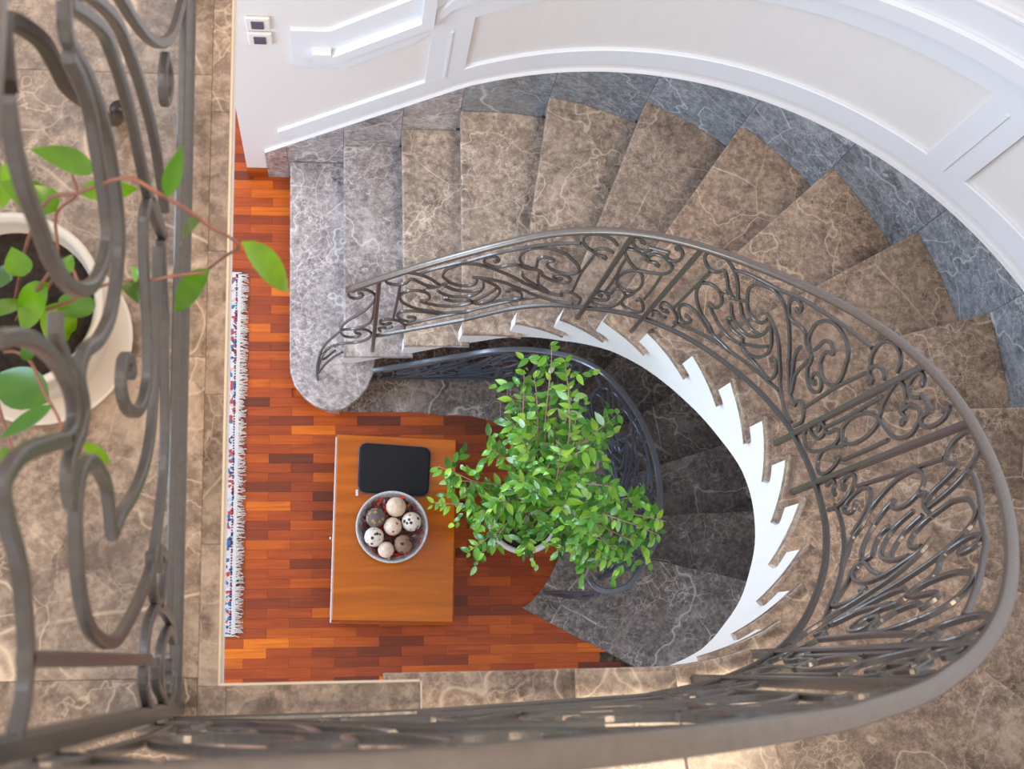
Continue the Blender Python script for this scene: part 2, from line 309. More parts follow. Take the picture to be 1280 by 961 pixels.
def wood(name, stops, rough, sx=(3, 60, 60), use='object'):
    m, nt, p = newmat(name)
    vec, rnd = coords(nt, 30, sx)
    g, _ = noise(nt, vec, 1.0, 5, 0.6, 0.4)
    if use == 'island':
        geo = N(nt, 'ShaderNodeNewGeometry')
        rnd = geo.outputs['Random Per Island']
    c = ramp(nt, rnd, stops) if use != 'plain' else None
    base = c if c is not None else stops[0][1]
    gr = ramp(nt, g, [(0.3, (0.70, 0.64, 0.58)), (0.7, (1.12, 1.12, 1.12))])
    col = mix(nt, 1.0, base, gr, 'MULTIPLY')
    nt.links.new(col, p.inputs['Base Color'])
    p.inputs['Roughness'].default_value = rough
    p.inputs['Specular IOR Level'].default_value = 0.35
    return m


PARQ = [(0.0, (0.15, 0.034, 0.017)), (0.08, (0.24, 0.043, 0.014)), (0.25, (0.36, 0.060, 0.014)), (0.55, (0.43, 0.074, 0.013)),
        (0.82, (0.52, 0.098, 0.012)), (0.95, (0.66, 0.145, 0.012)), (1.0, (0.78, 0.19, 0.012))]
M_PLANK = wood('parquet_wood', PARQ, 0.30, (5, 70, 70))
M_PLANKS = wood('parquet_wood_field', PARQ, 0.30, (5, 70, 70), 'island')
M_TABLE = wood('varnished_table_wood', [(0.0, (0.50, 0.120, 0.006))], 0.14, (2.5, 28, 28), 'plain')
M_TABLED = wood('table_edge_wood', [(0.0, (0.34, 0.066, 0.006))], 0.2, (2.5, 28, 28), 'plain')


def leafmat(name, stops, rough=0.22):
    m, nt, p = newmat(name)
    vec, rnd = coords(nt, 8)
    geo = N(nt, 'ShaderNodeNewGeometry')
    r = math_(nt, 'FRACT', math_(nt, 'ADD', rnd, geo.outputs['Random Per Island']))
    c = ramp(nt, r, stops)
    a, _ = noise(nt, vec, 25, 3, 0.5)
    c = mix(nt, 1.0, c, ramp(nt, a, [(0.3, (0.8, 0.8, 0.8)), (0.7, (1.15, 1.15, 1.0))]), 'MULTIPLY')
    nt.links.new(c, p.inputs['Base Color'])
    p.inputs['Roughness'].default_value = rough
    p.inputs['Subsurface Weight'].default_value = 0.0
    p.inputs['Transmission Weight'].default_value = 0.0
    return m


M_FICUS = leafmat('ficus_leaf', [(0, (0.04, 0.15, 0.02)), (0.35, (0.09, 0.30, 0.03)), (0.7, (0.19, 0.45, 0.03)), (0.88, (0.34, 0.58, 0.05)), (0.96, (0.30, 0.62, 0.30)), (1, (0.55, 0.80, 0.62))])
M_HOYA = leafmat('broad_leaf', [(0, (0.035, 0.11, 0.006)), (0.5, (0.09, 0.24, 0.006)), (1, (0.20, 0.40, 0.008))])


def rugmat():
    m, nt, p = newmat('oriental_rug_pile')
    tc = N(nt, 'ShaderNodeTexCoord')
    v = N(nt, 'ShaderNodeTexVoronoi')
    v.inputs['Scale'].default_value = 75
    nt.links.new(tc.outputs['Object'], v.inputs['Vector'])
    sp = N(nt, 'ShaderNodeSeparateColor')
    nt.links.new(v.outputs['Color'], sp.inputs[0])
    c = ramp(nt, sp.outputs[0], [(0.0, (0.62, 0.55, 0.56)), (0.34, (0.05, 0.15, 0.33)), (0.48, (0.66, 0.58, 0.58)), (0.62, (0.45, 0.06, 0.06)),
                                 (0.74, (0.62, 0.42, 0.34)), (0.86, (0.08, 0.04, 0.10)), (0.93, (0.30, 0.50, 0.62))], 'CONSTANT')
    nt.links.new(c, p.inputs['Base Color'])
    p.inputs['Roughness'].default_value = 0.95
    return m


M_RUG = rugmat()
M_RUGDOT = plain('dark_rug_yarn', (0.03, 0.025, 0.06), 0.95)


def ballmat(name, base, hole, scale, wid):
    m, nt, p = newmat(name)
    tc = N(nt, 'ShaderNodeTexCoord')
    v = N(nt, 'ShaderNodeTexVoronoi')
    v.inputs['Scale'].default_value = scale
    nt.links.new(tc.outputs['Object'], v.inputs['Vector'])
    c = ramp(nt, v.outputs['Distance'], [(wid, hole), (wid+0.12, base)])
    a, _ = noise(nt, tc.outputs['Object'], 60, 4)
    c = mix(nt, 1.0, c, ramp(nt, a, [(0.3, (0.8, 0.75, 0.7)), (0.7, (1.1, 1.1, 1.1))]), 'MULTIPLY')
    nt.links.new(c, p.inputs['Base Color'])
    p.inputs['Roughness'].default_value = 0.8
    bp = N(nt, 'ShaderNodeBump')
    bp.inputs['Strength'].default_value = 0.9
    bp.inputs['Distance'].default_value = 0.003
    nt.links.new(a, bp.inputs['Height'])
    nt.links.new(bp.outputs[0], p.inputs['Normal'])
    return m


# ------------------------------------------------------------------ builders
def link(name, me, mat, parent=None, smooth=False):
    if mat is not None and len(me.materials) == 0:
        me.materials.append(mat)
    if smooth:
        for p in me.polygons:
            p.use_smooth = True
    o = bpy.data.objects.new(name, me)
    sc.collection.objects.link(o)
    if parent is not None:
        o.parent = parent
    return o


def meshof(name, verts, faces):
    me = bpy.data.meshes.new(name)
    me.from_pydata([tuple(v) for v in verts], [], faces)
    me.update()
    return me


def fixn(me):
    bm = bmesh.new()
    bm.from_mesh(me)
    bmesh.ops.recalc_face_normals(bm, faces=bm.faces)
    bm.to_mesh(me)
    bm.free()
    return me


def thing(name, label, cat, loc=(0, 0, 0), group=None):
    o = bpy.data.objects.new(name, None)
    sc.collection.objects.link(o)
    o.location = loc
    o['label'] = label
    o['category'] = cat
    o.empty_display_size = 0.05
    if group:
        o['group'] = group
    return o


def struct(o):
    o['kind'] = 'structure'
    return o


def local(o, parent):
    """keep world coordinates of mesh data while parented to a moved root"""
    o.matrix_parent_inverse = Matrix.Translation(-parent.location)
    return o


def prism_mesh(name, poly, z0, z1, bevel=0.0, seg=2):
    bm = bmesh.new()
    lo = [bm.verts.new((p[0], p[1], z0)) for p in poly]
    hi = [bm.verts.new((p[0], p[1], z1)) for p in poly]
    n = len(poly)
    bm.faces.new(lo[::-1])
    bm.faces.new(hi)
    for i in range(n):
        bm.faces.new((lo[i], lo[(i+1) % n], hi[(i+1) % n], hi[i]))
    bmesh.ops.recalc_face_normals(bm, faces=bm.faces)
    if bevel:
        ed = [e for e in bm.edges if e.verts[0].co.z > z1-1e-6 and e.verts[1].co.z > z1-1e-6]
        bmesh.ops.bevel(bm, geom=ed, offset=bevel, segments=seg, affect='EDGES', profile=0.5, clamp_overlap=True)
    me = bpy.data.meshes.new(name)
    bm.to_mesh(me)
    bm.free()
    return me


def prism(name, poly, z0, z1, mat, parent=None, bevel=0.0, origin=None):
    me = prism_mesh(name, poly, z0, z1, bevel)
    o = link(name, me, mat, parent)
    if origin:
        me.transform(Matrix.Translation(-Vector(origin)))
        o.location = origin
    return o


def box(name, lo, hi, mat, parent=None, bevel=0.0):
    c = [(lo[i]+hi[i])/2 for i in range(3)]
    bm = bmesh.new()
    bmesh.ops.create_cube(bm, size=1)
    for v in bm.verts:
        v.co = Vector((v.co.x*(hi[0]-lo[0]), v.co.y*(hi[1]-lo[1]), v.co.z*(hi[2]-lo[2])))
    if bevel:
        bmesh.ops.bevel(bm, geom=list(bm.edges), offset=bevel, segments=2, affect='EDGES', profile=0.5)
    me = bpy.data.meshes.new(name)
    bm.to_mesh(me)
    bm.free()
    o = link(name, me, mat, parent)
    o.location = c
    return o


def catmull(pts, sub=4):
    if len(pts) < 3:
        a, b = Vector(pts[0]), Vector(pts[-1])
        return [a.lerp(b, i/sub) for i in range(sub+1)]
    P = [Vector(p) for p in pts]
    P = [P[0]*2-P[1]]+P+[P[-1]*2-P[-2]]
    out = []
    for i in range(1, len(P)-2):
        for j in range(sub):
            t = j/sub
            p0, p1, p2, p3 = P[i-1], P[i], P[i+1], P[i+2]
            out.append(0.5*((2*p1)+(-p0+p2)*t+(2*p0-5*p1+4*p2-p3)*t*t+(-p0+3*p1-3*p2+p3)*t**3))
    out.append(P[-2])
    return out


def sweep_mesh(name, pts, normals, w, d, ends=(1, 1)):
    """a flat iron bar swept along pts; w across in the panel plane, d through it"""
    n = len(pts)
    verts, faces = [], []
    k = 0.62
    prof = [(-1, -k), (-k, -1), (k, -1), (1, -k), (1, k), (k, 1), (-k, 1), (-1, k)]
    for i in range(n):
        T = (pts[min(i+1, n-1)]-pts[max(i-1, 0)])
        if T.length < 1e-9:
            T = Vector((0, 0, 1))
        T.normalize()
        Nn = normals[i]-T*normals[i].dot(T)
        Nn.normalize()
        B = T.cross(Nn)
        f = 1.0
        if i <= 2 and ends[0] != 1:
            f = ends[0]
        if i >= n-3 and ends[1] != 1:
            f = ends[1]
        for a, b in prof:
            verts.append(pts[i]+B*(a*w/2*f)+Nn*(b*d/2))
    m = len(prof)
    for i in range(n-1):
        for j in range(m):
            a, b = i*m+j, i*m+(j+1) % m
            faces.append((a, b, b+m, a+m))
    faces.append(tuple(range(m))[::-1])
    faces.append(tuple((n-1)*m+j for j in range(m)))
    return fixn(meshof(name, verts, faces))


def sweep(name, pts, normals, w, d, mat, parent=None, ends=(1, 1)):
    return link(name, sweep_mesh(name, pts, normals, w, d, ends), mat, parent)


def tube_mesh(name, pts, rads, seg=6):
    n = len(pts)
    verts, faces = [], []
    up = Vector((0.3, 0.2, 0.93))
    for i in range(n):
        T = (pts[min(i+1, n-1)]-pts[max(i-1, 0)]).normalized()
        A = T.cross(up)
        if A.length < 1e-3:
            A = T.cross(Vector((1, 0, 0)))
        A.normalize()
        B = T.cross(A)
        r = rads if isinstance(rads, float) else rads[0]+(rads[1]-rads[0])*i/(n-1)
        for j in range(seg):
            a = 2*PI*j/seg
            verts.append(pts[i]+A*(math.cos(a)*r)+B*(math.sin(a)*r))
    for i in range(n-1):
        for j in range(seg):
            a, b = i*seg+j, i*seg+(j+1) % seg
            faces.append((a, b, b+seg, a+seg))
    faces.append(tuple(range(seg))[::-1])
    faces.append(tuple((n-1)*seg+j for j in range(seg)))
    me = fixn(meshof(name, verts, faces))
    for p in me.polygons:
        p.use_smooth = True
    return me


def tube(name, pts, rads, mat, parent=None, seg=6):
    return link(name, tube_mesh(name, pts, rads, seg), mat, parent)


def lathe_mesh(name, prof, seg=40):
    verts, faces = [], []
    n = len(prof)
    for i in range(seg):
        a = 2*PI*i/seg
        for r, z in prof:
            verts.append((r*math.cos(a), r*math.sin(a), z))
    for i in range(seg):
        for j in range(n-1):
            a, b = i*n+j, ((i+1) % seg)*n+j
            faces.append((a, b, b+1, a+1))
    me = fixn(meshof(name, verts, faces))
    for p in me.polygons:
        p.use_smooth = True
    return me


def lathe(name, prof, mat, parent=None, loc=(0, 0, 0), seg=40):
    o = link(name, lathe_mesh(name, prof, seg), mat, parent)
    o.location = loc
    return o


def ray_circle(p, d, c, r):
    mx, my = p[0]-c[0], p[1]-c[1]
    l = math.hypot(*d)
    dx, dy = d[0]/l, d[1]/l
    b = mx*dx+my*dy
    t = -b+math.sqrt(b*b-(mx*mx+my*my-r*r))
    return p[0]+dx*t, p[1]+dy*t

# ------------------------------------------------------------------ parquet floor
X0, Y0, PL, PW = -0.405, 0.0857, 0.1855, 0.0405
floor = thing('floor', '', '')
del floor['label'], floor['category']
struct(floor)
sub = prism('subfloor', [(-2.2, -1.0), (1.6, -1.0), (1.0, 0.15), (0.93, 0.45), (0.90, 0.85), (0.62, 1.03), (0.45, 1.10), (-0.15, 1.12), (-0.15, 2.15), (-0.5, 2.15), (-0.5, 4.4), (-2.2, 4.4)], -0.30, -0.008, M_PLANKS, floor)


def floor_ok(cx, cy):
    if cx < -0.34:
        return cy < (4.3 if cx < -0.36 else 2.13)
    if cx < -0.12:
        return cy < 2.13 if cx < -0.16 else cy < 1.1
    r = math.hypot(cx-0.478, cy-0.6007)
    if cy > 0.234 + (0.755-cx)*0.9:
        pass
    if cx < 0.5:
        return cy < 1.10 and cy > -0.95
    if cy >= 0.25:
        return r < 0.50
    # start line of the lower stair
    return cy < 0.25-(cx-0.74)*0.5375 and cy > -0.95


cand = []
for j in range(-26, 106):
    for i in range(-11, 12):
        x = X0+PL*i+(PL/2 if j % 2 else 0)
        y = Y0+PW*j
        cx, cy = x+PL/2, y+PW/2
        if not floor_ok(cx, cy):
            continue
        # what the well leaves in view from the gallery
        vis = -0.56 < cx < 1.15 and -0.07 < cy < 2.75 and not (cx < -0.46 and cy < 2.2)
        if vis and -0.03 < cx < 0.41 and 0.20 < cy < 0.84:
            vis = False
        cand.append((0 if vis else 1, (cx-0.1)**2+(cy-0.8)**2, x, y))
cand.sort()
pm = prism_mesh('plank', [(-PL/2+.0002, -PW/2+.0002), (PL/2-.0002, -PW/2+.0002), (PL/2-.0002, PW/2-.0002), (-PL/2+.0002, PW/2-.0002)], -0.012, 0.0, 0.0004, 1)
pm.materials.append(M_PLANK)
for q in cand[:298]:
    o = bpy.data.objects.new('plank', pm)
    sc.collection.objects.link(o)
    o.parent = floor
    o.location = (q[2]+PL/2, q[3]+PW/2, random.uniform(-.0003, .0003))
V, Fc = [], []
for q in cand[298:]:
    b = len(V)
    x, y = q[2], q[3]
    e = .0005
    for zz in (-0.012, 0.0):
        V += [(x+e, y+e, zz), (x+PL-e, y+e, zz), (x+PL-e, y+PW-e, zz), (x+e, y+PW-e, zz)]
    Fc += [(b+4, b+5, b+6, b+7), (b, b+1, b+5, b+4), (b+1, b+2, b+6, b+5), (b+2, b+3, b+7, b+6), (b+3, b, b+4, b+7)]
fld = link('plank_field', meshof('plank_field', V, Fc), M_PLANKS, floor)
fld['kind'] = 'stuff'

# ------------------------------------------------------------------ lower stair and marble kerb round the well
low = thing('lower_staircase', 'dark marble winding staircase descending below the floor behind the inner balustrade', 'staircase')
WC = (0.478, 0.6007)
kerb = [(-0.05, 1.075), (0.30, 1.075)]
for i in range(0, 37):
    a = math.radians(96-i*4.05)
    kerb.append((WC[0]+0.462*math.cos(a), WC[1]+0.462*math.sin(a)))
kerb.append((0.752, 0.236))
LAND = [(0.752, 0.236)]
a0 = math.radians(-13)
outer = []
for i in range(0, 40):
    a = math.radians(-13+i*(103/39))
    outer.append((CI[0]+0.635*math.cos(a), CI[1]+0.635*math.sin(a)))
poly = kerb + [(1.02, 0.09), (1.10, 0.20), (outer[0][0]+0.05, outer[0][1]-0.02)] + outer + [(-0.05, CI[1]+0.635)]
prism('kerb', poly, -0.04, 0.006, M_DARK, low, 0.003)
# landing slab from the start line to the first nosing
d14 = (math.cos(math.radians(-13)), math.sin(math.radians(-13)))
po = ray_circle(CI, d14, CO, RO)
pin = (CI[0]+0.60*d14[0], CI[1]+0.60*d14[1])
arc = []
for i in range(9):
    a = math.radians(-15-i*5.5)
    arc.append((CO[0]+(RO-.01)*math.cos(a), CO[1]+(RO-.01)*math.sin(a)))
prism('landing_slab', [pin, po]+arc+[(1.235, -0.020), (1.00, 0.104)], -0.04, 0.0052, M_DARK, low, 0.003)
angs = [-13+15.2*i for i in range(0, 8)]
for i in range(1, 12):
    z = -RISE*i
    if i < 8:
        a1, a2 = angs[i-1]-2.5, angs[i] if i < 8 else 100
        pts = []
        for j in range(5):
            a = math.radians(a1+(a2-a1)*j/4)
            pts.append((CI[0]+0.600*math.cos(a), CI[1]+0.600*math.sin(a)))
        q = []
        for j in range(5):
            a = math.radians(a1+(a2-a1)*j/4)
            q.append(ray_circle(CI, (math.cos(a), math.sin(a)), CO, RO-.005))
        pl = pts+q[::-1]
    else:
        x1 = 0.62-0.235*(i-8)
        pl = [(x1, 1.21), (x1, 2.13), (x1-0.25, 2.13), (x1-0.25, 1.21)]
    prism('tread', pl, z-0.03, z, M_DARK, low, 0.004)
    # riser under the previous nosing
    if i < 8:
        a = math.radians(angs[i-1]-2.0)
        dd = (math.cos(a), math.sin(a))
        nn = (-dd[1]*.008, dd[0]*.008)
        A = (CI[0]+0.602*dd[0], CI[1]+0.602*dd[1])
        B = ray_circle(CI, dd, CO, RO-.01)
    else:
        x1 = 0.63-0.235*(i-8)
        A, B, nn = (x1, 1.215), (x1, 2.125), (-0.008, 0)
    prism('riser', [A, B, (B[0]+nn[0], B[1]+nn[1]), (A[0]+nn[0], A[1]+nn[1])], z, z+RISE-0.04 if i == 1 else z+RISE-0.03, M_DARK, low)
# wall of the core under the kerb
V, Fc = [], []
cs = [(-0.4, CI[1]+.615)]+[(CI[0]+.598*math.cos(math.radians(90-5*i)), CI[1]+.598*math.sin(math.radians(90-5*i))) for i in range(22)]
for x, y in cs:
    V += [(x, y, -2.6), (x, y, -0.03), (CI[0]+(x-CI[0])*.93, CI[1]+(y-CI[1])*.93, -2.6), (CI[0]+(x-CI[0])*.93, CI[1]+(y-CI[1])*.93, -0.03)]
for i in range(len(cs)-1):
    b = i*4
    Fc += [(b, b+1, b+5, b+4), (b+2, b+6, b+7, b+3), (b+1, b+3, b+7, b+5), (b, b+4, b+6, b+2)]
link('core_panel', fixn(meshof('core_panel', V, Fc)), M_PLASTER, low)
lowf = struct(prism('lower_floor', [(-2.2, -1.2), (2.3, -1.2), (2.3, 2.4), (-2.2, 2.4)], -2.75, -2.6, M_DARK))

# ------------------------------------------------------------------ wall, with skirting and panelling
WX0 = CO[0]-0.962


def wpt(s, r=RO):
    return upath(s, r, CO, RO)


def wall_strip(name, sa, sb, zlo, zhi, t0, t1, mat, parent, step=0.05, bev=0.0):
    """a board on the wall between s=sa..sb, its face t1 proud of the wall"""
    n = max(2, int((sb-sa)/step)+1)
    if sb <= 0:
        n = max(2, min(n, 6))
    V, Fc = [], []
    m = 6
    for i in range(n):
        s = sa+(sb-sa)*i/(n-1)
        lo, hi = zlo(s), zhi(s)
        prof = [(t0, lo), (t1-bev, lo), (t1, lo+bev), (t1, hi-bev), (t1-bev, hi), (t0, hi)]
        for t, z in prof:
            x, y, nx, ny = wpt(s)
            V.append((x-nx*t, y-ny*t, z))
    for i in range(n-1):
        for j in range(m):
            a, b = i*m+j, i*m+(j+1) % m
            Fc.append((a, b, b+m, a+m))
    Fc.append(tuple(range(m)))
    Fc.append(tuple((n-1)*m+j for j in range(m))[::-1])
    return link(name, fixn(meshof(name, V, Fc)), mat, parent)


SMAX = PI*RO+0.35
SK = lambda s: (1.024+.95*(s+.112)) if s < -.0854 else 1.10+.594*s
V, Fc = [], []
ss = [-0.962, -0.7, -0.35, 0.0]+[0.06*i for i in range(1, int(SMAX/0.06)+1)]
for s in ss:
    x, y, nx, ny = wpt(s)
    for t, z in ((0, -2.7), (0, 6.3), (-0.22, 6.3), (-0.22, -2.7)):
        V.append((x-nx*t, y-ny*t, z))
for i in range(len(ss)-1):
    for j in range(4):
        a, b = i*4+j, i*4+(j+1) % 4
        Fc.append((a, b, b+4, a+4))
Fc += [(0, 1, 2, 3), tuple((len(ss)-1)*4+j for j in range(4))[::-1]]
wall = struct(link('wall_curved', fixn(meshof('wall_curved', V, Fc)), M_WALL))
wall['label'] = 'curved cream wall with white raised panelling following the stair'
# white return of the wall towards the far room
wr = struct(box('wall_return', (-0.42, 2.3575, -0.3), (-0.20, 4.2, 6.3), M_WALL))

sout = {}
for k, (x, y) in NOUT.items():
    sout[k] = (x-CO[0]) if x < CO[0] else RO*(PI/2-math.atan2(y-CO[1], x-CO[0]))
    if k >= 19:
        sout[k] = PI*RO+CO[0]-x
cuts = [-0.875, sout[1]-.01]+[sout[k] for k in range(2, 19)]
for i in range(len(cuts)-1):
    base = 0.0 if i == 0 else RISE*i-.002
    wall_strip('skirting_slab', cuts[i]+.0008, cuts[i+1]-.0008, (lambda s, b=base: b), (lambda s: SK(s)), 0, .012, M_COOL if i < 4 else M_SKIRT, wall, .05, .001)
wall_strip('skirting_cap', -0.875, sout[18], lambda s: SK(s), lambda s: SK(s)+.003, 0, .0135, M_TRIM, wall)
bb = struct(wall_strip('baseboard_left', -0.962, -0.876, lambda s: 0.0, lambda s: .085, 0, .013, M_TABLED, None, .05, .002))
END = 3.4
PB = lambda s: SK(s)+.178
PT = lambda s: SK(s)+(.555 if s < -.3 else .585 if s < 0 else .60+.025*min(1, s/.9))
DT = lambda s: SK(s)+(.91 if s < -.2 else .945)
fr = [('panel_rail', -0.81, END, lambda s: SK(s)+.062, PB),
      ('panel_stile', -0.246, -0.110, lambda s: PB(s)-.008, lambda s: PT(s)+.008),
      ('panel_stile', 1.430, 1.566, lambda s: PB(s)-.008, lambda s: PT(s)+.008),
      ('panel_stile', 3.10, 3.24, lambda s: PB(s)-.008, lambda s: PT(s)+.008)]
for nm, a, b, lo, hi in fr:
    wall_strip(nm, a, b, lo, hi, 0, .013 if nm == 'panel_rail' else .0128, M_TRIM, wall, .05, .004 if nm == 'panel_rail' else 0)
wall_strip('panel_rail', -0.727, -0.56, lambda s: max(1.175, PT(s)), lambda s: max(1.473, DT(s)-.0), 0, .013, M_TRIM, wall, .02, .004)
wall_strip('panel_rail', -0.56, END, PT, DT, 0, .013, M_TRIM, wall, .05, .004)
for g in (-0.178, 1.498, 3.17):
    wall_strip('groove_bead', g-.004, g+.004, lambda s: PB(s)-.02, lambda s: PT(s)-.04, .012, .017, M_TRIM, wall, .004, .001)
D0 = lambda s: SK(s)+(.672 if s < -.24 else .735)
D1 = lambda s: SK(s)+(.755 if s < -.24 else .828)
wall_strip('dado_moulding', -0.656, -0.59, lambda s: 1.258, lambda s: 1.345, .012, .038, M_TRIM, wall, .02, .010)
wall_strip('dado_moulding', -0.59, -0.246, D0, D1, .012, .038, M_TRIM, wall, .05, .010)
wall_strip('dado_moulding', -0.288, -0.246, lambda s: 1.56, lambda s: 1.95, .012, .040, M_TRIM, wall, .02, .008)
wall_strip('dado_moulding', -0.244, END, D0, D1, .012, .030, M_TRIM, wall, .05, .010)
wall_strip('dado_moulding', 0.5, END, lambda s: SK(s)+.95, lambda s: SK(s)+.972, 0, .018, M_TRIM, wall, .05, .006)

# two switch plates near the free end of the wall
for lab, z0, z1, s0 in (('ivory switch plate with a dark rocker, upper of two on the white wall', 1.455, 1.548, -.876),
                        ('ivory switch plate with a dark rocker, lower of two on the white wall', 1.338, 1.432, -.874)):
    x0 = CO[0]+s0
    yw = CO[1]+RO
    t = thing('switch_plate', lab, 'light switch', (x0+.042, yw, (z0+z1)/2), 'switch plates on the wall')
    bm = bmesh.new()
    o = box('plate', (-.042, -.012, -(z1-z0)/2), (.042, 0, (z1-z0)/2), M_PLATE, t, .005)
    o = box('rocker', (-.022, -.016, -.026), (.020, -.010, .026), M_BUTTON, t, .002)

# ------------------------------------------------------------------ upper stair
stair = thing('staircase', 'brown marble winding staircase with white stringer climbing along the curved wall', 'staircase')


def sin_(p):
    x, y = p
    if x < CI[0]:
        return x-CI[0] if y > CI[1] else PI*RI+CI[0]-x
    return RI*(PI/2-math.atan2(y-CI[1], x-CI[0]))


SI = {k: sin_(p) for k, p in NIN.items()}
for k in range(1, 20):
    z = k*RISE
    if k == 1:
        pl = [(-0.23, 2.126), (-0.223, 1.292), (-0.220, 1.21), (-0.202, 1.151), (-0.16, 1.099), (-0.119, 1.067), (-0.078, 1.049), (-0.037, 1.045),
              (0.015, 1.059), (0.065, 1.10), (0.101, 1.147), (0.124, 1.205), (0.131, 1.26), (0.131, 2.126)]
        prism('tread', pl[::-1], z-0.032, z, M_COOL, stair, 0.006)
        inner_ = [(x+(0.02 if x < 0 else -0.02), y+(0.02 if y < 1.5 else 0)) for x, y in pl]
        prism('riser', inner_[::-1], 0.0, z-0.032, M_COOL, stair)
        continue
    s1, s2 = SI[k], SI[k+1]+.045
    ins = []
    for j in range(7):
        x, y, _, _ = upath(s1+(s2-s1)*j/6, RI, CI, RI)
        ins.append((x, y))
    o1, o2 = sout[k], sout[k+1]+.03
    outs = []
    for j in range(7):
        x, y, _, _ = upath(o1+(o2-o1)*j/6, RO-.008, CO, RO)
        outs.append((x, y))
    ins[0] = NIN[k]
    prism('tread', ins+outs[::-1], z-0.032, z, M_COOL if k <= 2 else M_TREAD2 if k <= 6 else M_TREAD, stair, 0.007)
    # riser set back behind the nosing
    A, B = Vector(NIN[k]), Vector(NOUT[k])
    A2, B2 = Vector(NIN[k+1]), Vector(NOUT[k+1])
    dirv = (B-A).normalized()
    f = Vector((dirv.y, -dirv.x))
    if f.dot(A2-A+B2-B) < 0:
        f = -f
    a = A+dirv*.02+f*.022
    b = B-dirv*.012+f*.022
    prism('riser', [a, b, b+f*.012, a+f*.012], z-RISE, z-.032, M_COOL if k <= 2 else M_TREAD2 if k <= 6 else M_TREAD, stair)
# nosing riser of the gallery step
prism('riser', [(0.083, -0.03), (0.083, -0.76), (0.071, -0.76), (0.071, -0.03)], 19*RISE, 20*RISE-.035, M_TREAD, stair)
# white stringer: stepped under the treads, smooth lower edge
V, Fc = [], []
samples = []
ks = list(range(2, 20))
for k in ks:
    a, b = SI[k], SI[k+1] if k < 19 else SI[20]
    for j in range(6):
        s = a+.004+(b-a-.004)*j/5
        samples.append((s, k*RISE-.030))
for s, top in samples:
    lo = interp(s*RR/RI if s > 0 else s, LS, LZ)
    for r, z in ((RI+.015, lo), (RI+.015, top), (RI+.055, top), (RI+.055, lo)):
        x, y, _, _ = upath(s, r, CI, RI)
        V.append((x, y, max(z, 0.012)))
for i in range(len(samples)-1):
    for j in range(4):
        a, b = i*4+j, i*4+(j+1) % 4
        Fc.append((a, b, b+4, a+4))
Fc += [(0, 1, 2, 3), tuple((len(samples)-1)*4+j for j in range(4))[::-1]]
link('stringer', fixn(meshof('stringer', V, Fc)), M_PLASTER, stair)
# plaster underside
V, Fc = [], []
nS = 60
for i in range(nS+1):
    s = -0.10+(SI[20]+.1)*i/nS
    lo = interp(s*RR/RI if s > 0 else s, LS, LZ)+.004
    x, y, nx, ny = upath(s, RI+.05, CI, RI)
    if s < 0:
        xo, yo = x, CO[1]+RO-.02
    elif s < PI*RI:
        xo, yo = ray_circle(CI, (nx, ny), CO, RO-.02) if nx > 0.02 or ny > 0 else (x, CO[1]-RO+.02)
    else:
        xo, yo = x, CO[1]-RO+.02
    V += [(x, y, lo), (xo, yo, lo), (x, y, lo+.03), (xo, yo, lo+.03)]
for i in range(nS):
    b = i*4
    Fc += [(b, b+4, b+5, b+1), (b+2, b+3, b+7, b+6), (b, b+2, b+6, b+4), (b+1, b+5, b+7, b+3)]
link('soffit', fixn(meshof('soffit', V, Fc)), M_PLASTER, stair)

# ------------------------------------------------------------------ gallery
gx, gy = -0.1585, -0.0195
gal = thing('gallery_floor', '', '')
del gal['label'], gal['category']
struct(gal)
prism('slab', [(-2.4, -1.1), (0.07, -1.1), (0.07, gy-.02), (gx-.02, gy-.02), (gx-.02, 2.10), (-2.4, 2.10)], 3.74, G-.024, M_PLASTER, gal)


def tile(x0, y0, x1, y1, name='marble_tile'):
    e = .0002
    me = prism_mesh(name, [(x0+e, y0+e), (x1-e, y0+e), (x1-e, y1-e), (x0+e, y1-e)], G-.024, G, .0005, 1)
    return link(name, me, M_FLOORM, gal)


ex = -0.187
for a, b in [(gy, .165), (.165, .368), (.368, .57), (.57, .775), (.775, 1.0), (1.0, 1.3), (1.3, 1.7), (1.7, 2.1)]:
    o = tile(ex, a, gx-.003, b, 'edge_slab')
for a, b in [(-.19, .105-.0), ]:
    pass
ys = [-1.1, -.43, -.0085, .42, .83, 1.25, 1.67, 2.1]
xs = [-2.4, -1.83, -1.42, -1.01, -.60, -.187]
for i in range(len(xs)-1):
    for j in range(len(ys)-1):
        if xs[i+1] > -.6 and j == 0:
            pass
        tile(xs[i], ys[j], xs[i+1], ys[j+1])
for a, b in [(-1.1, -.43), (-.43, gy)]:
    tile(-.187, a, -.1505, b)
    tile(-.1505, a, 0.102, b)
# strips whose cream colour stands in for lit marble edges, along the well and the first tread of the gallery level
box('edge_highlight', (gx-.003, gy, G-.030), (gx, 2.1, G-.0015), M_LIT_EDGE, gal)
box('edge_highlight', (gx, gy-.0005, G-.030), (.102, gy+.003, G-.0015), M_LIT_EDGE, gal)
box('edge_highlight', (.1025, -1.1, G-.030), (.105, gy, G-.0015), M_LIT_EDGE, gal)

# ------------------------------------------------------------------ balustrades
def rail_pt(s, z):
    x, y, nx, ny = upath(s, RI+off(s), CI, RR)
    return Vector((x, y, z)), Vector((nx, ny, 0))


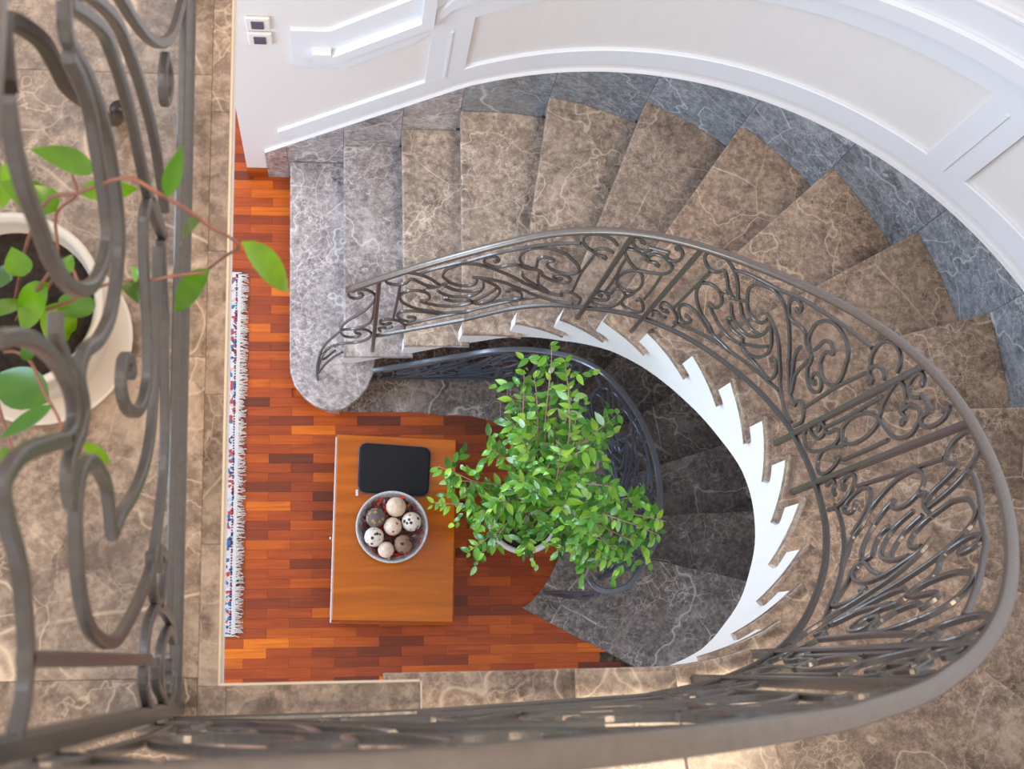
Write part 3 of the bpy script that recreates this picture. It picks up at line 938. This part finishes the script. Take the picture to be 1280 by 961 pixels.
def panel(strokes, s0, s1, w, d, parent, flip=False, pt=rail_pt, zb=None, zt=None, ends=None, mat=None):
    zb = zb or (lambda s: interp(s, BS, BZ))
    zt = zt or (lambda s: interp(s, HS, HZ))
    for i, st in enumerate(strokes):
        pts, nn = [], []
        for p in catmull([(u, v, 0) for u, v in st], 4):
            u = 1-p.x if flip else p.x
            s = s0+(s1-s0)*u
            v = min(p.y, 0.985)
            a, n = pt(s, zb(s)+(zt(s)-zb(s))*v)
            pts.append(a)
            nn.append(n)
        e = (1, 1)
        if ends and i in ends:
            e = ends[i]
        sweep('scroll', pts, nn, w, d, mat or M_IRON, parent, e)


def line_bar(name, fz, s0, s1, w, d, mat, parent, step=0.03, pt=rail_pt):
    n = max(2, int((s1-s0)/step))
    pts, nn = [], []
    for i in range(n+1):
        s = s0+(s1-s0)*i/n
        a, b = pt(s, fz(s))
        pts.append(a)
        nn.append(b)
    return sweep(name, pts, nn, w, d, mat, parent)


EA = {5: (2.0, 1), 6: (1.9, 1), 16: (1, 1.8), 17: (2.0, 1.9), 22: (1.9, 1)}
EB = {0: (1.9, 1), 5: (1, 1.9), 6: (1, 1.9), 7: (1.9, 1), 9: (1, 1.4)}
POSTS = [-.43, .283, .461, 1.04, 1.203, 1.79, 1.95]
SC = 2.846
rl = thing('stair_railing', 'grey wrought iron balustrade with scroll panels sweeping up the inner edge of the marble stair', 'railing', (0, 0, 0))
zbm = lambda s: interp(s, BS, BZ)
ztm = lambda s: interp(s, HS, HZ)
step_z = {-.43: 2*RISE, .283: 6*RISE, .461: 7*RISE, 1.04: 11*RISE, 1.203: 12*RISE, 1.79: 16*RISE, 1.95: 17*RISE}
for s in POSTS:
    a, n = rail_pt(s, step_z[s])
    b, _ = rail_pt(s, ztm(s))
    sweep('post', [a, a.lerp(b, .5), b], [n]*3, .016, .016, M_IRON, rl)
line_bar('bottom_bar', zbm, -.43, SC, .014, .014, M_IRON, rl)
for i in range(7):
    s0 = POSTS[i]
    s1 = POSTS[i+1] if i < 6 else SC
    panel(PANEL_LONG if i % 2 == 0 else PANEL_SHORT, s0, s1, .0095, .010, rl, False, ends=EA if i % 2 == 0 else EB)
# opening scroll below the start of the handrail
for i, st in enumerate(START_SCROLLS):
    P = catmull([(s, z, 0) for s, z in st], 4)
    sweep('scroll', [rail_pt(p.x, p.y)[0] for p in P], [rail_pt(p.x, p.y)[1] for p in P], .0085, .010, M_IRON, rl, (1, 1) if i else (1, 1.6))


def flare(px, z0, z1):
    n = len(px)
    return [at(x, y, z0+(z1-z0)*(i/(n-1))**.9) for i, (x, y) in enumerate(px)]


def zz(l):
    return [(385+a/6.867, 340+b/6.867) for a, b in l]


for l, z0, z1 in ((zz([(270, 515), (230, 545), (150, 620), (110, 690), (82, 790), (76, 860), (86, 925)]), .705, .204),
                  (zz([(220, 628), (200, 640), (140, 690), (110, 740), (80, 858)]), .476, .24),
                  (zz([(295, 688), (220, 730), (140, 800), (88, 868)]), .42, .235),
                  (zz([(180, 650), (120, 720), (140, 745), (235, 670)]), .44, .40)):
    P = catmull(flare(l, z0, z1), 4)
    sweep('scroll', P, [Vector((0.35, -1, 0)).normalized()]*len(P), .0085, .009, M_IRON, rl)
# handrail with its curled start, up to the gallery corner
P, NN = [], []
n = 150
for i in range(n+1):
    s = -.535+(SC+.535)*i/n
    zs = sum(interp(s+k*.04, HS, HZ) for k in (-2, -1, 0, 1, 2))/5 if -.4 < s < 2.7 else ztm(max(-.55, s))
    a, b = rail_pt(s, zs+.004)
    P.append(a)
    NN.append(Vector((0, 0, 1)))
hr_ = sweep('handrail', P, NN, .0215, .017, M_HAND, rl)
for p in hr_.data.polygons:
    p.use_smooth = True

# gallery balustrade
XR = -.209
gr = thing('gallery_railing', 'thick grey wrought iron scroll balustrade along the gallery edge beside the cream pot', 'railing', (0, 0, 0))
YC = -.047
nx_ = Vector((1, 0, 0))
sweep('post', [Vector((XR-.004, YC, G)), Vector((XR-.004, YC, 4.6)), Vector((XR-.004, YC, 5.14))], [nx_]*3, .021, .021, M_IRON, gr)
sweep('post', [Vector((XR, 0.955, G)), Vector((XR, .955, 4.6)), Vector((XR, .955, 5.15))], [nx_]*3, .018, .018, M_IRON, gr)
sweep('post', [Vector((XR, 1.90, G)), Vector((XR, 1.90, 4.6)), Vector((XR, 1.90, 5.15))], [nx_]*3, .018, .018, M_IRON, gr)
sweep('bottom_bar', [Vector((XR, YC, 4.100)), Vector((XR, .95, 4.150)), Vector((XR, 2.0, 4.150))], [nx_]*3, .016, .016, M_IRON, gr)
sweep('bottom_bar', [Vector((XR, YC+.09, 4.185)), Vector((XR, .5, 4.205)), Vector((XR, .94, 4.22))], [nx_]*3, .007, .010, M_IRON, gr)
hr2 = sweep('handrail', [Vector((XR, YC-.02, 5.15)), Vector((XR, 1.0, 5.165)), Vector((XR, 2.05, 5.165))], [Vector((0, 0, 1))]*3, .0225, .018, M_HAND, gr)
GE = {13: (1, 1.5), 16: (1.7, 1), 17: (1.7, 1), 5: (1, 1.5), 18: (1, 1.3)}
for i, st in enumerate(GALLERY_SCROLLS):
    P = catmull([(XR, y, min(z, 5.10)) for y, z in (st[2:] if i == 6 else st)], 5)
    sweep('scroll', P, [nx_]*len(P), .0075 if i in (12, 16, 17) else .0122, .011, M_IRON, gr, GE.get(i, (1, 1)))


def gal_pt(s, z):
    return Vector((XR, s, z)), nx_


panel(PANEL_LONG, .955, 1.9, .012, .012, gr, False, gal_pt, lambda s: 4.15, lambda s: 5.09, EA)
# bent brace from the handrail to the gallery floor
BR = [(-.216, .37, 5.07), (-.226, .41, 5.045), (-.237, .450, 5.0), (-.247, .492, 4.9), (-.255, .526, 4.8), (-.269, .559, 4.68), (-.284, .592, 4.55), (-.294, .638, 4.4), (-.305, .715, 4.15), (-.313, .765, G+.004)]
P = catmull(BR, 4)
sweep('brace', P, [nx_]*len(P), .013, .014, M_BRACE, gr)
lathe('brace_foot', [(0, .016), (.010, .014), (.013, .008), (.014, 0)], M_BRACE, gr, (-.313, .772, G), 20)

# balustrade round the well, at parquet level
wl = thing('well_railing', 'grey iron balustrade tinted with painted blue light, at parquet level round the stairwell, behind the leafy plant', 'railing', (0, 0, 0))
RW = 0.602


def well_pt(s, z):
    x, y, nx, ny = upath(s, RW, CI, RW)
    return Vector((x, y, z)), Vector((nx, ny, 0))


zb_ = lambda s: 0.10 if s > .1 else .06
zt0 = lambda s: max(.16, min(.95, interp(s, LS, LZ)-.015))
zt_ = lambda s: sum(zt0(s-.06+k*.03) for k in range(-3, 4))/7 if s < .7 else .95
for s in (-.40, .225, .41, 1.04, 1.21):
    a, nn_ = well_pt(s, 0.006)
    b, _ = well_pt(s, zt_(s))
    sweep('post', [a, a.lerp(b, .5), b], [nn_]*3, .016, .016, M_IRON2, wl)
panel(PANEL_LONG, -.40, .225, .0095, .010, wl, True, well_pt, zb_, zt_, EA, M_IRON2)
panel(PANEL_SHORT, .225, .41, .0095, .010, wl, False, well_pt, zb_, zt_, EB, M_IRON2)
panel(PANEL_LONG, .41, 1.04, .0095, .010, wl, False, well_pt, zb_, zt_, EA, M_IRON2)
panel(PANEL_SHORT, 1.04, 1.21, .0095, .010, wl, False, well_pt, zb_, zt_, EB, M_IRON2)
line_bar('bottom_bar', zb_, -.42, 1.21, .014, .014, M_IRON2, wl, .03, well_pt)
P = [well_pt(-.42+i*.045, zt_(-.42+i*.045)+.005)[0] for i in range(0, 36)]
P += [Vector((1.037, .289, .955)), Vector((.989, .258, .950)), Vector((.94, .252, .94)), Vector((.900, .272, .925)), Vector((.888, .30, .90))]
P = catmull(P, 2)
h3 = sweep('handrail', P, [Vector((0, 0, 1))]*len(P), .022, .018, M_HAND2, wl)
# end scroll dropping from the handrail to the landing
E1 = [(.985, .262, .93), (.955, .262, .80), (.93, .262, .62), (.915, .268, .52), (.93, .265, .44), (.955, .262, .40), (.985, .262, .45), (.99, .262, .52), (.965, .263, .54)]
E2 = [(.915, .268, .52), (.89, .275, .42), (.872, .285, .30), (.862, .292, .16), (.858, .296, .008)]
E3 = [(.98, .262, .36), (.93, .268, .30), (.89, .280, .20), (.862, .292, .07)]
E4 = [(1.00, .262, .24), (.95, .266, .20), (.90, .278, .12), (.864, .291, .05)]
for st in (E1, E2, E3, E4):
    P = catmull(st, 4)
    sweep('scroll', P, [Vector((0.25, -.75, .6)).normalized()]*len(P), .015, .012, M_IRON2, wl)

# ------------------------------------------------------------------ table in the well
TZ = 0.45
tc_ = [at(420, 541, TZ), at(572, 548, TZ), at(568, 779, TZ), at(412.5, 777, TZ)]
tcen = sum(tc_, Vector())/4
tb = thing('side_table', 'rectangular orange brown varnished wooden table standing on the parquet beside the plant', 'table', (tcen.x, tcen.y, 0))


def inset(poly, d):
    c = sum((Vector(p[:2]) for p in poly), Vector((0, 0)))/len(poly)
    out = []
    for p in poly:
        v = Vector(p[:2])-c
        out.append((c.x+v.x-math.copysign(d, v.x), c.y+v.y-math.copysign(d, v.y)))
    return out


tl = [(p.x-tcen.x, p.y-tcen.y) for p in tc_]
tl = tl[::-1]
prism('tabletop', inset(tl, .006), TZ-.020, TZ, M_TABLE, tb, .003)
prism('edge_moulding', tl, TZ-.034, TZ-.010, M_TABLED, tb, .004)
prism('apron', inset(tl, .022), TZ-.15, TZ-.034, M_TABLED, tb)
prism('lower_shelf', inset(tl, -.004), .085, .105, M_TABLE, tb, .004)
for sx in (-1, 1):
    for sy in (-1, 1):
        cxx, cyy = sx*.200, sy*.335
        lathe('leg', [(.016, 0), (.018, .02), (.012, .05), (.017, .10), (.013, .16), (.017, .24), (.019, .31)], M_TABLED, tb, (cxx, cyy, 0), 16)
dr = box('drawer', (-.232, -.22, TZ-.135), (-.214, .20, TZ-.045), M_TABLED, tb, .003)
kn = lathe('knob', [(0, .020), (.006, .019), (.008, .014), (.004, .006), (.004, 0)], M_STEEL, dr, (-.012, -.02, 0), 16)
kn.rotation_euler = (0, -PI/2, 0)
# glossy highlight on the left edge moulding, modelled as a bright strip
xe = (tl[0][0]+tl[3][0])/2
es = box('edge_highlight', (xe-.001, -.362, TZ-.016), (xe+.0055, .362, TZ-.004), M_STEEL, tb, .001)
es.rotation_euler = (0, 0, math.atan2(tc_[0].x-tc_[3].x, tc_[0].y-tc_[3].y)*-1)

# padded sleeve
sc_ = [at(449.5, 553, TZ+.014), at(538.5, 559.5, TZ+.014), at(535, 620.5, TZ+.014), at(447.5, 615, TZ+.014)]
c = sum(sc_, Vector())/4
sl = thing('tablet_sleeve', 'black padded zip sleeve with rounded corners lying on the wooden table', 'sleeve', (c.x, c.y, TZ))
L = [(p.x-c.x, p.y-c.y) for p in sc_][::-1]


def rounded(poly, r, seg=6):
    out = []
    n = len(poly)
    for i in range(n):
        p, a, b = Vector(poly[i]), Vector(poly[i-1]), Vector(poly[(i+1) % n])
        u, v = (a-p).normalized()*r, (b-p).normalized()*r
        for j in range(seg+1):
            t = j/seg
            q = (p+u)*(1-t)**2+p*2*t*(1-t)+(p+v)*t*t
            out.append((q.x, q.y))
    return out


prism('body', rounded(L, .035), .0005, .018, M_SLEEVE, sl, .006)
zp = [Vector((x*1.004, y*1.006, .009)) for x, y in rounded(L, .035)]
zp.append(zp[0])
tube('zipper', zp, .0022, M_BUTTON, sl, 5)
box('zipper_pull', (L[0][0]-.008 if L[0][0] < 0 else L[3][0]-.008, min(y for x, y in L)+.004, .006), (min(x for x, y in L)+.002, min(y for x, y in L)+.030, .012), M_STEEL, sl, .001)

# bowl with decorative balls
bc = at(490, 658.5, TZ+.075)
bw = thing('bowl', 'round grey glazed bowl of decorative balls standing on the wooden table', 'bowl', (bc.x, bc.y, TZ))
lathe('shell', [(0, .001), (.07, .001), (.085, .006), (.112, .035), (.134, .077), (.137, .080), (.133, .081), (.128, .076), (.107, .040), (.082, .014), (0, .012)], M_BRONZE, bw, (0, 0, 0), 56)
lathe('rim_band', [(.130, .078), (.134, .0835), (.1385, .0835), (.1395, .079), (.137, .076)], plain('bowl_rim_glaze', (.50, .52, .55), .25, 0, .2, 60, .2), bw, (0, 0, 0), 56)
V, Fc = [], []
for i in range(420):
    a, r = random.uniform(0, 2*PI), .122*math.sqrt(random.random())
    z = random.uniform(.030, .056)+.02*(r/.12)**2
    p = Vector((r*math.cos(a), r*math.sin(a), z))
    q = Matrix.Rotation(random.uniform(0, 6), 3, 'Z') @ Matrix.Rotation(random.uniform(-.8, .8), 3, 'X')
    b = len(V)
    w_, l_ = random.uniform(.004, .008), random.uniform(.006, .016)
    for u in ((-l_, 0, 0), (0, -w_, .003), (l_, 0, .002), (0, w_, .003)):
        V.append(p+q @ Vector(u))
    Fc += [(b, b+1, b+2), (b, b+2, b+3)]
mred, nt, p_ = newmat('potpourri')
geo = N(nt, 'ShaderNodeNewGeometry')
nt.links.new(ramp(nt, geo.outputs['Random Per Island'], [(0, (.05, .02, .04)), (.3, (.16, .05, .05)), (.5, (.50, .02, .015)), (.72, (.65, .04, .02)), (.82, (.30, .18, .14)), (.93, (.10, .09, .16))], 'CONSTANT'), p_.inputs[0])
p_.inputs['Roughness'].default_value = .7
pp = link('potpourri', meshof('potpourri', V, Fc), mred)
pp.location = (bc.x, bc.y, TZ)
pp['kind'] = 'stuff'
pp['label'] = 'red and dark dried petals filling the grey bowl between the balls'
pp['category'] = 'potpourri'
B1 = ballmat('woven_cream_ball', (.72, .58, .44), (.45, .30, .20), 70, .05)
B2 = ballmat('pierced_white_ball', (.74, .66, .58), (.02, .02, .025), 42, .24)
B3 = ballmat('pierced_brown_ball', (.27, .16, .10), (.02, .012, .012), 48, .26)
B4 = ballmat('spotted_pink_ball', (.74, .58, .48), (.35, .08, .06), 40, .16)
B5 = ballmat('cone_ball', (.13, .11, .11), (.45, .25, .08), 60, .30)
balls = [(495, 633.7, .0385, B1, 'round woven cream ball at the top of the grey bowl beside the black sleeve'),
         (514.3, 652, .0375, B2, 'white ball with dark pierced holes at the right rim of the bowl'),
         (491, 658, .035, B4, 'small pale ball with red spots in the middle of the bowl'),
         (467.7, 671, .0375, B2, 'cream ball with one dark hole at the lower left rim of the bowl'),
         (482.5, 687, .031, B4, 'smallest pale pinkish ball at the bottom rim of the bowl'),
         (504, 680, .0355, B3, 'dark brown pierced ball at the lower right of the bowl'),
         (469.6, 647, .038, B5, 'dark grey and ochre scaly cone ball at the upper left of the bowl')]
for px, py, r, mt, lab in balls:
    z = TZ+.085
    c = at(px, py, z)
    bm = bmesh.new()
    bmesh.ops.create_icosphere(bm, subdivisions=4, radius=r)
    for v in bm.verts:
        v.co *= 1+.018*math.sin(v.co.x*310+v.co.z*140)*math.sin(v.co.y*290)
    me = bpy.data.meshes.new('decorative_ball')
    bm.to_mesh(me)
    bm.free()
    o = link('decorative_ball', me, mt, None, True)
    o.location = (c.x, c.y, z)
    o.rotation_euler = (random.random()*3, random.random()*3, random.random()*3)
    o['label'] = lab
    o['category'] = 'decorative ball'
    o['group'] = 'decorative balls in the bowl'

# ------------------------------------------------------------------ rug
ry0, ry1, rx1 = at(300, 793, 0).y, at(300, 343, 0).y, at(297.5, 560, 0).x
rg = thing('rug', 'narrow end of an oriental rug with white fringe lying on the parquet under the gallery', 'rug', (rx1-.4, (ry0+ry1)/2, 0))
hl = (ry1-ry0)/2
box('pile', (-.60, -hl, .0), (.389, hl, .008), M_RUG, rg, .001)
box('selvedge', (.388, -hl-.004, 0), (.402, hl+.004, .009), M_FRINGE, rg, .001)
box('selvedge', (-.60, -hl-.008, 0), (.402, -hl+.002, .009), M_FRINGE, rg, .001)
box('selvedge', (-.60, hl-.002, 0), (.402, hl+.008, .009), M_FRINGE, rg, .001)
V, Fc = [], []
yy = -hl
while yy < hl:
    b = len(V)
    for q in [(.379, yy), (.385, yy), (.385, yy+.006), (.379, yy+.006)]:
        V.append((q[0], q[1], .0092))
    Fc.append((b, b+1, b+2, b+3))
    yy += .0115
dt = link('border_stitching', meshof('border_stitching', V, Fc), M_RUGDOT, rg)
dt['kind'] = 'stuff'
V, Fc = [], []
for i in range(470):
    y = -hl+2*hl*(i+random.random())/470
    ang = random.gauss(.12*math.sin(y*9), .35)
    ln = random.uniform(.020, .040)
    w_ = .0022
    b = len(V)
    z1 = random.uniform(.003, .008)
    x0, x1 = .398, .398+ln*math.cos(ang)
    y1 = y+ln*math.sin(ang)
    for (x, yv, z) in ((x0, y, .006), ((x0+x1)/2, (y+y1)/2+random.uniform(-.003, .003), z1+.004), (x1, y1, z1)):
        V += [(x, yv-w_, z), (x, yv+w_, z), (x, yv, z+.0025)]
    for k in (0, 3):
        Fc += [(b+k, b+k+1, b+k+4, b+k+3), (b+k+1, b+k+2, b+k+5, b+k+4), (b+k+2, b+k, b+k+3, b+k+5)]
fg = link('fringe', meshof('fringe', V, Fc), M_FRINGE, rg)
fg['kind'] = 'stuff'


# ------------------------------------------------------------------ leaves
def leaf_mesh(name, L, W, droop, fold=.25, n=5):
    V, Fc = [], []
    for i in range(n+1):
        t = i/n
        w = W/2*math.sin(PI*min(1, t**.8))**.85 if 0 < t < 1 else 0.0004
        z = -droop*L*t*t
        x = L*t
        V += [(x, -w, z+w*fold), (x, 0, z), (x, w, z+w*fold)]
    for i in range(n):
        b = i*3
        Fc += [(b, b+3, b+4, b+1), (b+1, b+4, b+5, b+2)]
    me = meshof(name, V, Fc)
    for p in me.polygons:
        p.use_smooth = True
    return me


def orient(o, p, d, up):
    d = d.normalized()
    y = up.cross(d)
    if y.length < 1e-3:
        y = Vector((0, 1, 0)).cross(d)
    y.normalize()
    z = d.cross(y)
    m = Matrix((d, y, z)).transposed().to_4x4()
    m.translation = p
    o.matrix_basis = m
    return m


# ficus in the well
rim = at(655, 645, .33)
fx = thing('potted_ficus', 'leafy green weeping plant in a white pot standing in the stairwell by the balustrade', 'plant', (rim.x, rim.y, 0))
fo = Vector((rim.x, rim.y, 0))
lathe('pot', [(0, .004), (.085, .004), (.095, .02), (.125, .18), (.140, .30), (.152, .305), (.154, .335), (.142, .338), (.132, .325), (.130, .29), (0, .285)], M_WPOT, fx, (0, 0, 0), 48)
lathe('soil', [(0, .300), (.08, .305), (.131, .296)], M_SOIL, fx, (0, 0, 0), 32)
tips = [(690, 428, 1.50), (668, 470, 1.35), (722, 515, 1.35), (640, 500, 1.15), (612, 560, 1.10), (548, 583, 1.00), (543, 628, .98), (575, 610, .95), (590, 655, .85), (605, 690, .62), (640, 600, 1.2),
        (700, 560, 1.4), (745, 560, 1.35), (770, 610, 1.35), (833, 652, 1.30), (812, 690, 1.15), (762, 700, 1.0), (735, 690, .95), (700, 640, 1.25), (675, 610, 1.3), (650, 545, 1.3), (740, 650, 1.2), (790, 655, 1.3), (655, 690, .75), (680, 655, .95), (585, 690, .66), (725, 600, 1.4), (620, 630, 1.0), (770, 520, 1.2), (752, 545, 1.0), (690, 480, 1.3), (660, 520, 1.2), (800, 620, 1.25), (700, 690, .9), (655, 462, 1.3), (706, 452, 1.45), (632, 522, 1.1), (716, 492, 1.3), (758, 530, 1.1), (765, 688, 1.1), (822, 668, 1.25), (795, 702, 1.0), (560, 600, .95), (735, 705, .9), (600, 640, .9)]
lm = [leaf_mesh('leaf', .046, .022, .25), leaf_mesh('leaf', .038, .018, .45), leaf_mesh('leaf', .054, .024, .35)]
for m_ in lm:
    m_.materials.append(M_FICUS)
leaves = []
crown = Vector((0, 0, .30))
trunks = []
for j in range(3):
    a = j*2.1
    b0 = Vector((.03*math.cos(a), .03*math.sin(a), .295))
    b1 = Vector((.05*math.cos(a+.8), .05*math.sin(a+.8), .62))
    b2 = Vector((.02*math.cos(a+1.5)+.03, .02*math.sin(a+1.5)+.02, .92))
    P = catmull([b0, (b0+b1)/2+Vector((.012, -.01, 0)), b1, b2], 4)
    tube('trunk', P, (.010, .006), M_TWIG, fx, 7)
    trunks.append(P)
for i, (px, py, z) in enumerate(tips):
    tip = at(px, py, z)-fo
    P0 = trunks[i % 3]
    st = P0[int(len(P0)*(.35+.6*random.random())) if z > 1.0 else int(len(P0)*(.25+.3*random.random()))-1]
    mid = st.lerp(tip, .5)+Vector((random.uniform(-.03, .03), random.uniform(-.03, .03), .10+random.uniform(0, .08)))
    P = catmull([st, st.lerp(mid, .6)+Vector((0, 0, .02)), mid, mid.lerp(tip, .6)+Vector((0, 0, .03)), tip], 4)
    tube('branch', P, (.0042, .0012), M_TWIG, fx, 5)
    for t_ in range(2, len(P)):
        f = t_/len(P)
        for rep in range(2 if f > .3 else 1):
            if random.random() < .12:
                continue
            T = (P[t_]-P[t_-1]).normalized()
            side = T.cross(Vector((0, 0, 1))).normalized()*(1 if rep % 2 else -1)
            d = (T*random.uniform(.2, .9)+side*random.uniform(.4, 1.1)+Vector((random.uniform(-.3, .3), random.uniform(-.3, .3), random.uniform(-.55, .15)))).normalized()
            leaves.append((P[t_]+Vector((random.uniform(-.008, .008),)*3), d, random.uniform(.75, 1.15)*(.85 if f > .9 else 1)))
    # side twig
    for q in (.45, .7, .88):
        p0 = P[int(q*len(P))]
        sd = Vector((random.uniform(-1, 1), random.uniform(-1, 1), random.uniform(-.6, .2))).normalized()
        for k in range(5):
            pp_ = p0+sd*(.018*(k+1))+Vector((0, 0, -.002*k*k))
            d = (sd+Vector((random.uniform(-.9, .9), random.uniform(-.9, .9), random.uniform(-.5, .1)))).normalized()
            leaves.append((pp_, d, random.uniform(.7, 1.05)))
random.shuffle(leaves)
leaves.sort(key=lambda l: -l[0].z*l[2])
V, Fc = [], []
for i, (p, d, s) in enumerate(leaves):
    me = lm[i % 3]
    o_ = bpy.data.objects.new('leaf', me) if i < 299 else None
    up = Vector((random.uniform(-.5, .5), random.uniform(-.5, .5), 1)).normalized()

    class T_:
        pass
    h = o_ or T_()
    m = orient(h, p, d, up) @ Matrix.Scale(s, 4)
    if o_:
        o_.matrix_basis = m
        sc.collection.objects.link(o_)
        o_.parent = fx
    else:
        b = len(V)
        V += [m @ v.co for v in me.vertices]
        Fc += [tuple(b+k for k in f.vertices) for f in me.polygons]
fm = meshof('leaf_mass', V, Fc)
for p in fm.polygons:
    p.use_smooth = True
lo_ = link('leaf_mass', fm, M_FICUS, fx)
lo_['kind'] = 'stuff'

# creeping plant on the gallery
pb = Vector((-.400, .440, G))
cp = thing('potted_creeper', 'broad leaved green creeper in a cream glazed pot and saucer on the gallery floor', 'plant', tuple(pb))
lathe('saucer', [(0, .003), (.100, .003), (.116, .018), (.119, .022), (.114, .023), (.10, .010), (0, .010)], M_POT, cp, (0, 0, 0), 48)
lathe('pot', [(0, .012), (.078, .012), (.088, .03), (.100, .12), (.106, .195), (.110, .200), (.111, .214), (.104, .216), (.099, .205), (.096, .17), (0, .165)], M_POT, cp, (0, 0, 0), 48)
lathe('soil', [(0, .182), (.06, .186), (.098, .176)], M_SOIL, cp, (0, 0, 0), 32)
stems = [
    [(18, 380, 4.23), (35, 300, 4.45), (60, 250, 4.62), (95, 242, 4.72), (155, 222, 4.78), (195, 240, 4.77), (235, 263, 4.74), (262, 283, 4.70), (285, 295, 4.66), (299, 306, 4.63)],
    [(299, 306, 4.63), (296, 312, 4.60), (283, 319, 4.55), (262, 335, 4.50)],
    [(30, 395, 4.25), (80, 380, 4.35), (120, 360, 4.42), (160, 350, 4.46), (185, 351, 4.48), (215, 345, 4.50), (258, 340, 4.50)],
    [(20, 400, 4.24), (55, 350, 4.40), (72, 320, 4.46), (70, 268, 4.50), (96, 243, 4.54), (90, 218, 4.56)],
    [(5, 440, 4.24), (20, 440, 4.36), (38, 452, 4.45), (55, 490, 4.52), (72, 520, 4.54), (78, 540, 4.54)],
    [(-4, 500, 4.4), (5, 530, 4.45), (15, 560, 4.47), (22, 568, 4.47)],
    [(40, 395, 4.25), (80, 330, 4.38), (100, 358, 4.40), (105, 365, 4.40)]]
for st in stems:
    P = catmull([at(*q)-pb for q in st], 4)
    tube('stem', P, (.0021, .0015), M_STEM, cp, 7)
# leaves: base, tip, z base, z tip, width
lv = [((118, 213, 4.62), (44, 186, 4.68), .026), ((120, 212, 4.60), (118, 208, 4.60), .01), ((98, 242, 4.54), (172, 236, 4.50), .026), ((70, 264, 4.50), (38, 232, 4.52), .030),
      ((66, 260, 4.48), (2, 228, 4.52), .034), ((208, 246, 4.77), (228, 184, 4.80), .016), ((252, 275, 4.72), (212, 304, 4.60), .020), ((302, 302, 4.63), (372, 368, 4.50), .030),
      ((262, 336, 4.50), (214, 391, 4.42), .028), ((163, 352, 4.47), (170, 368, 4.40), .022), ((166, 346, 4.47), (175, 338, 4.48), .018), ((60, 353, 4.38), (22, 412, 4.30), .040), ((50, 385, 4.32), (100, 425, 4.22), .050), ((75, 395, 4.30), (118, 372, 4.25), .040),
      ((30, 345, 4.42), (14, 310, 4.44), .030), ((38, 450, 4.45), (28, 432, 4.46), .014), ((62, 502, 4.40), (-8, 470, 4.36), .050), ((66, 506, 4.54), (2, 548, 4.50), .016), ((22, 568, 4.47), (-6, 590, 4.40), .030),
      ((104, 553, 4.50), (140, 582, 4.45), .014), ((10, 205, 4.5), (-2, 262, 4.44), .03), ((15, 350, 4.40), (-12, 345, 4.38), .03), ((0, 395, 4.36), (25, 370, 4.3), .03), ((78, 345, 4.46), (90, 318, 4.46), .018)]
for i, (a, b, w) in enumerate(lv):
    if i == 1:
        continue
    A, B = at(*a)-pb, at(*b)-pb
    Ln = (B-A).length
    me = leaf_mesh('leaf', Ln, w, .16, .22, 8)
    me.materials.append(M_HOYA)
    o = bpy.data.objects.new('leaf', me)
    sc.collection.objects.link(o)
    o.parent = cp
    d = (B-A+Vector((0, 0, .16*Ln))).normalized()
    orient(o, A, d, Vector((random.uniform(-.12, .12), random.uniform(-.12, .12), 1)))
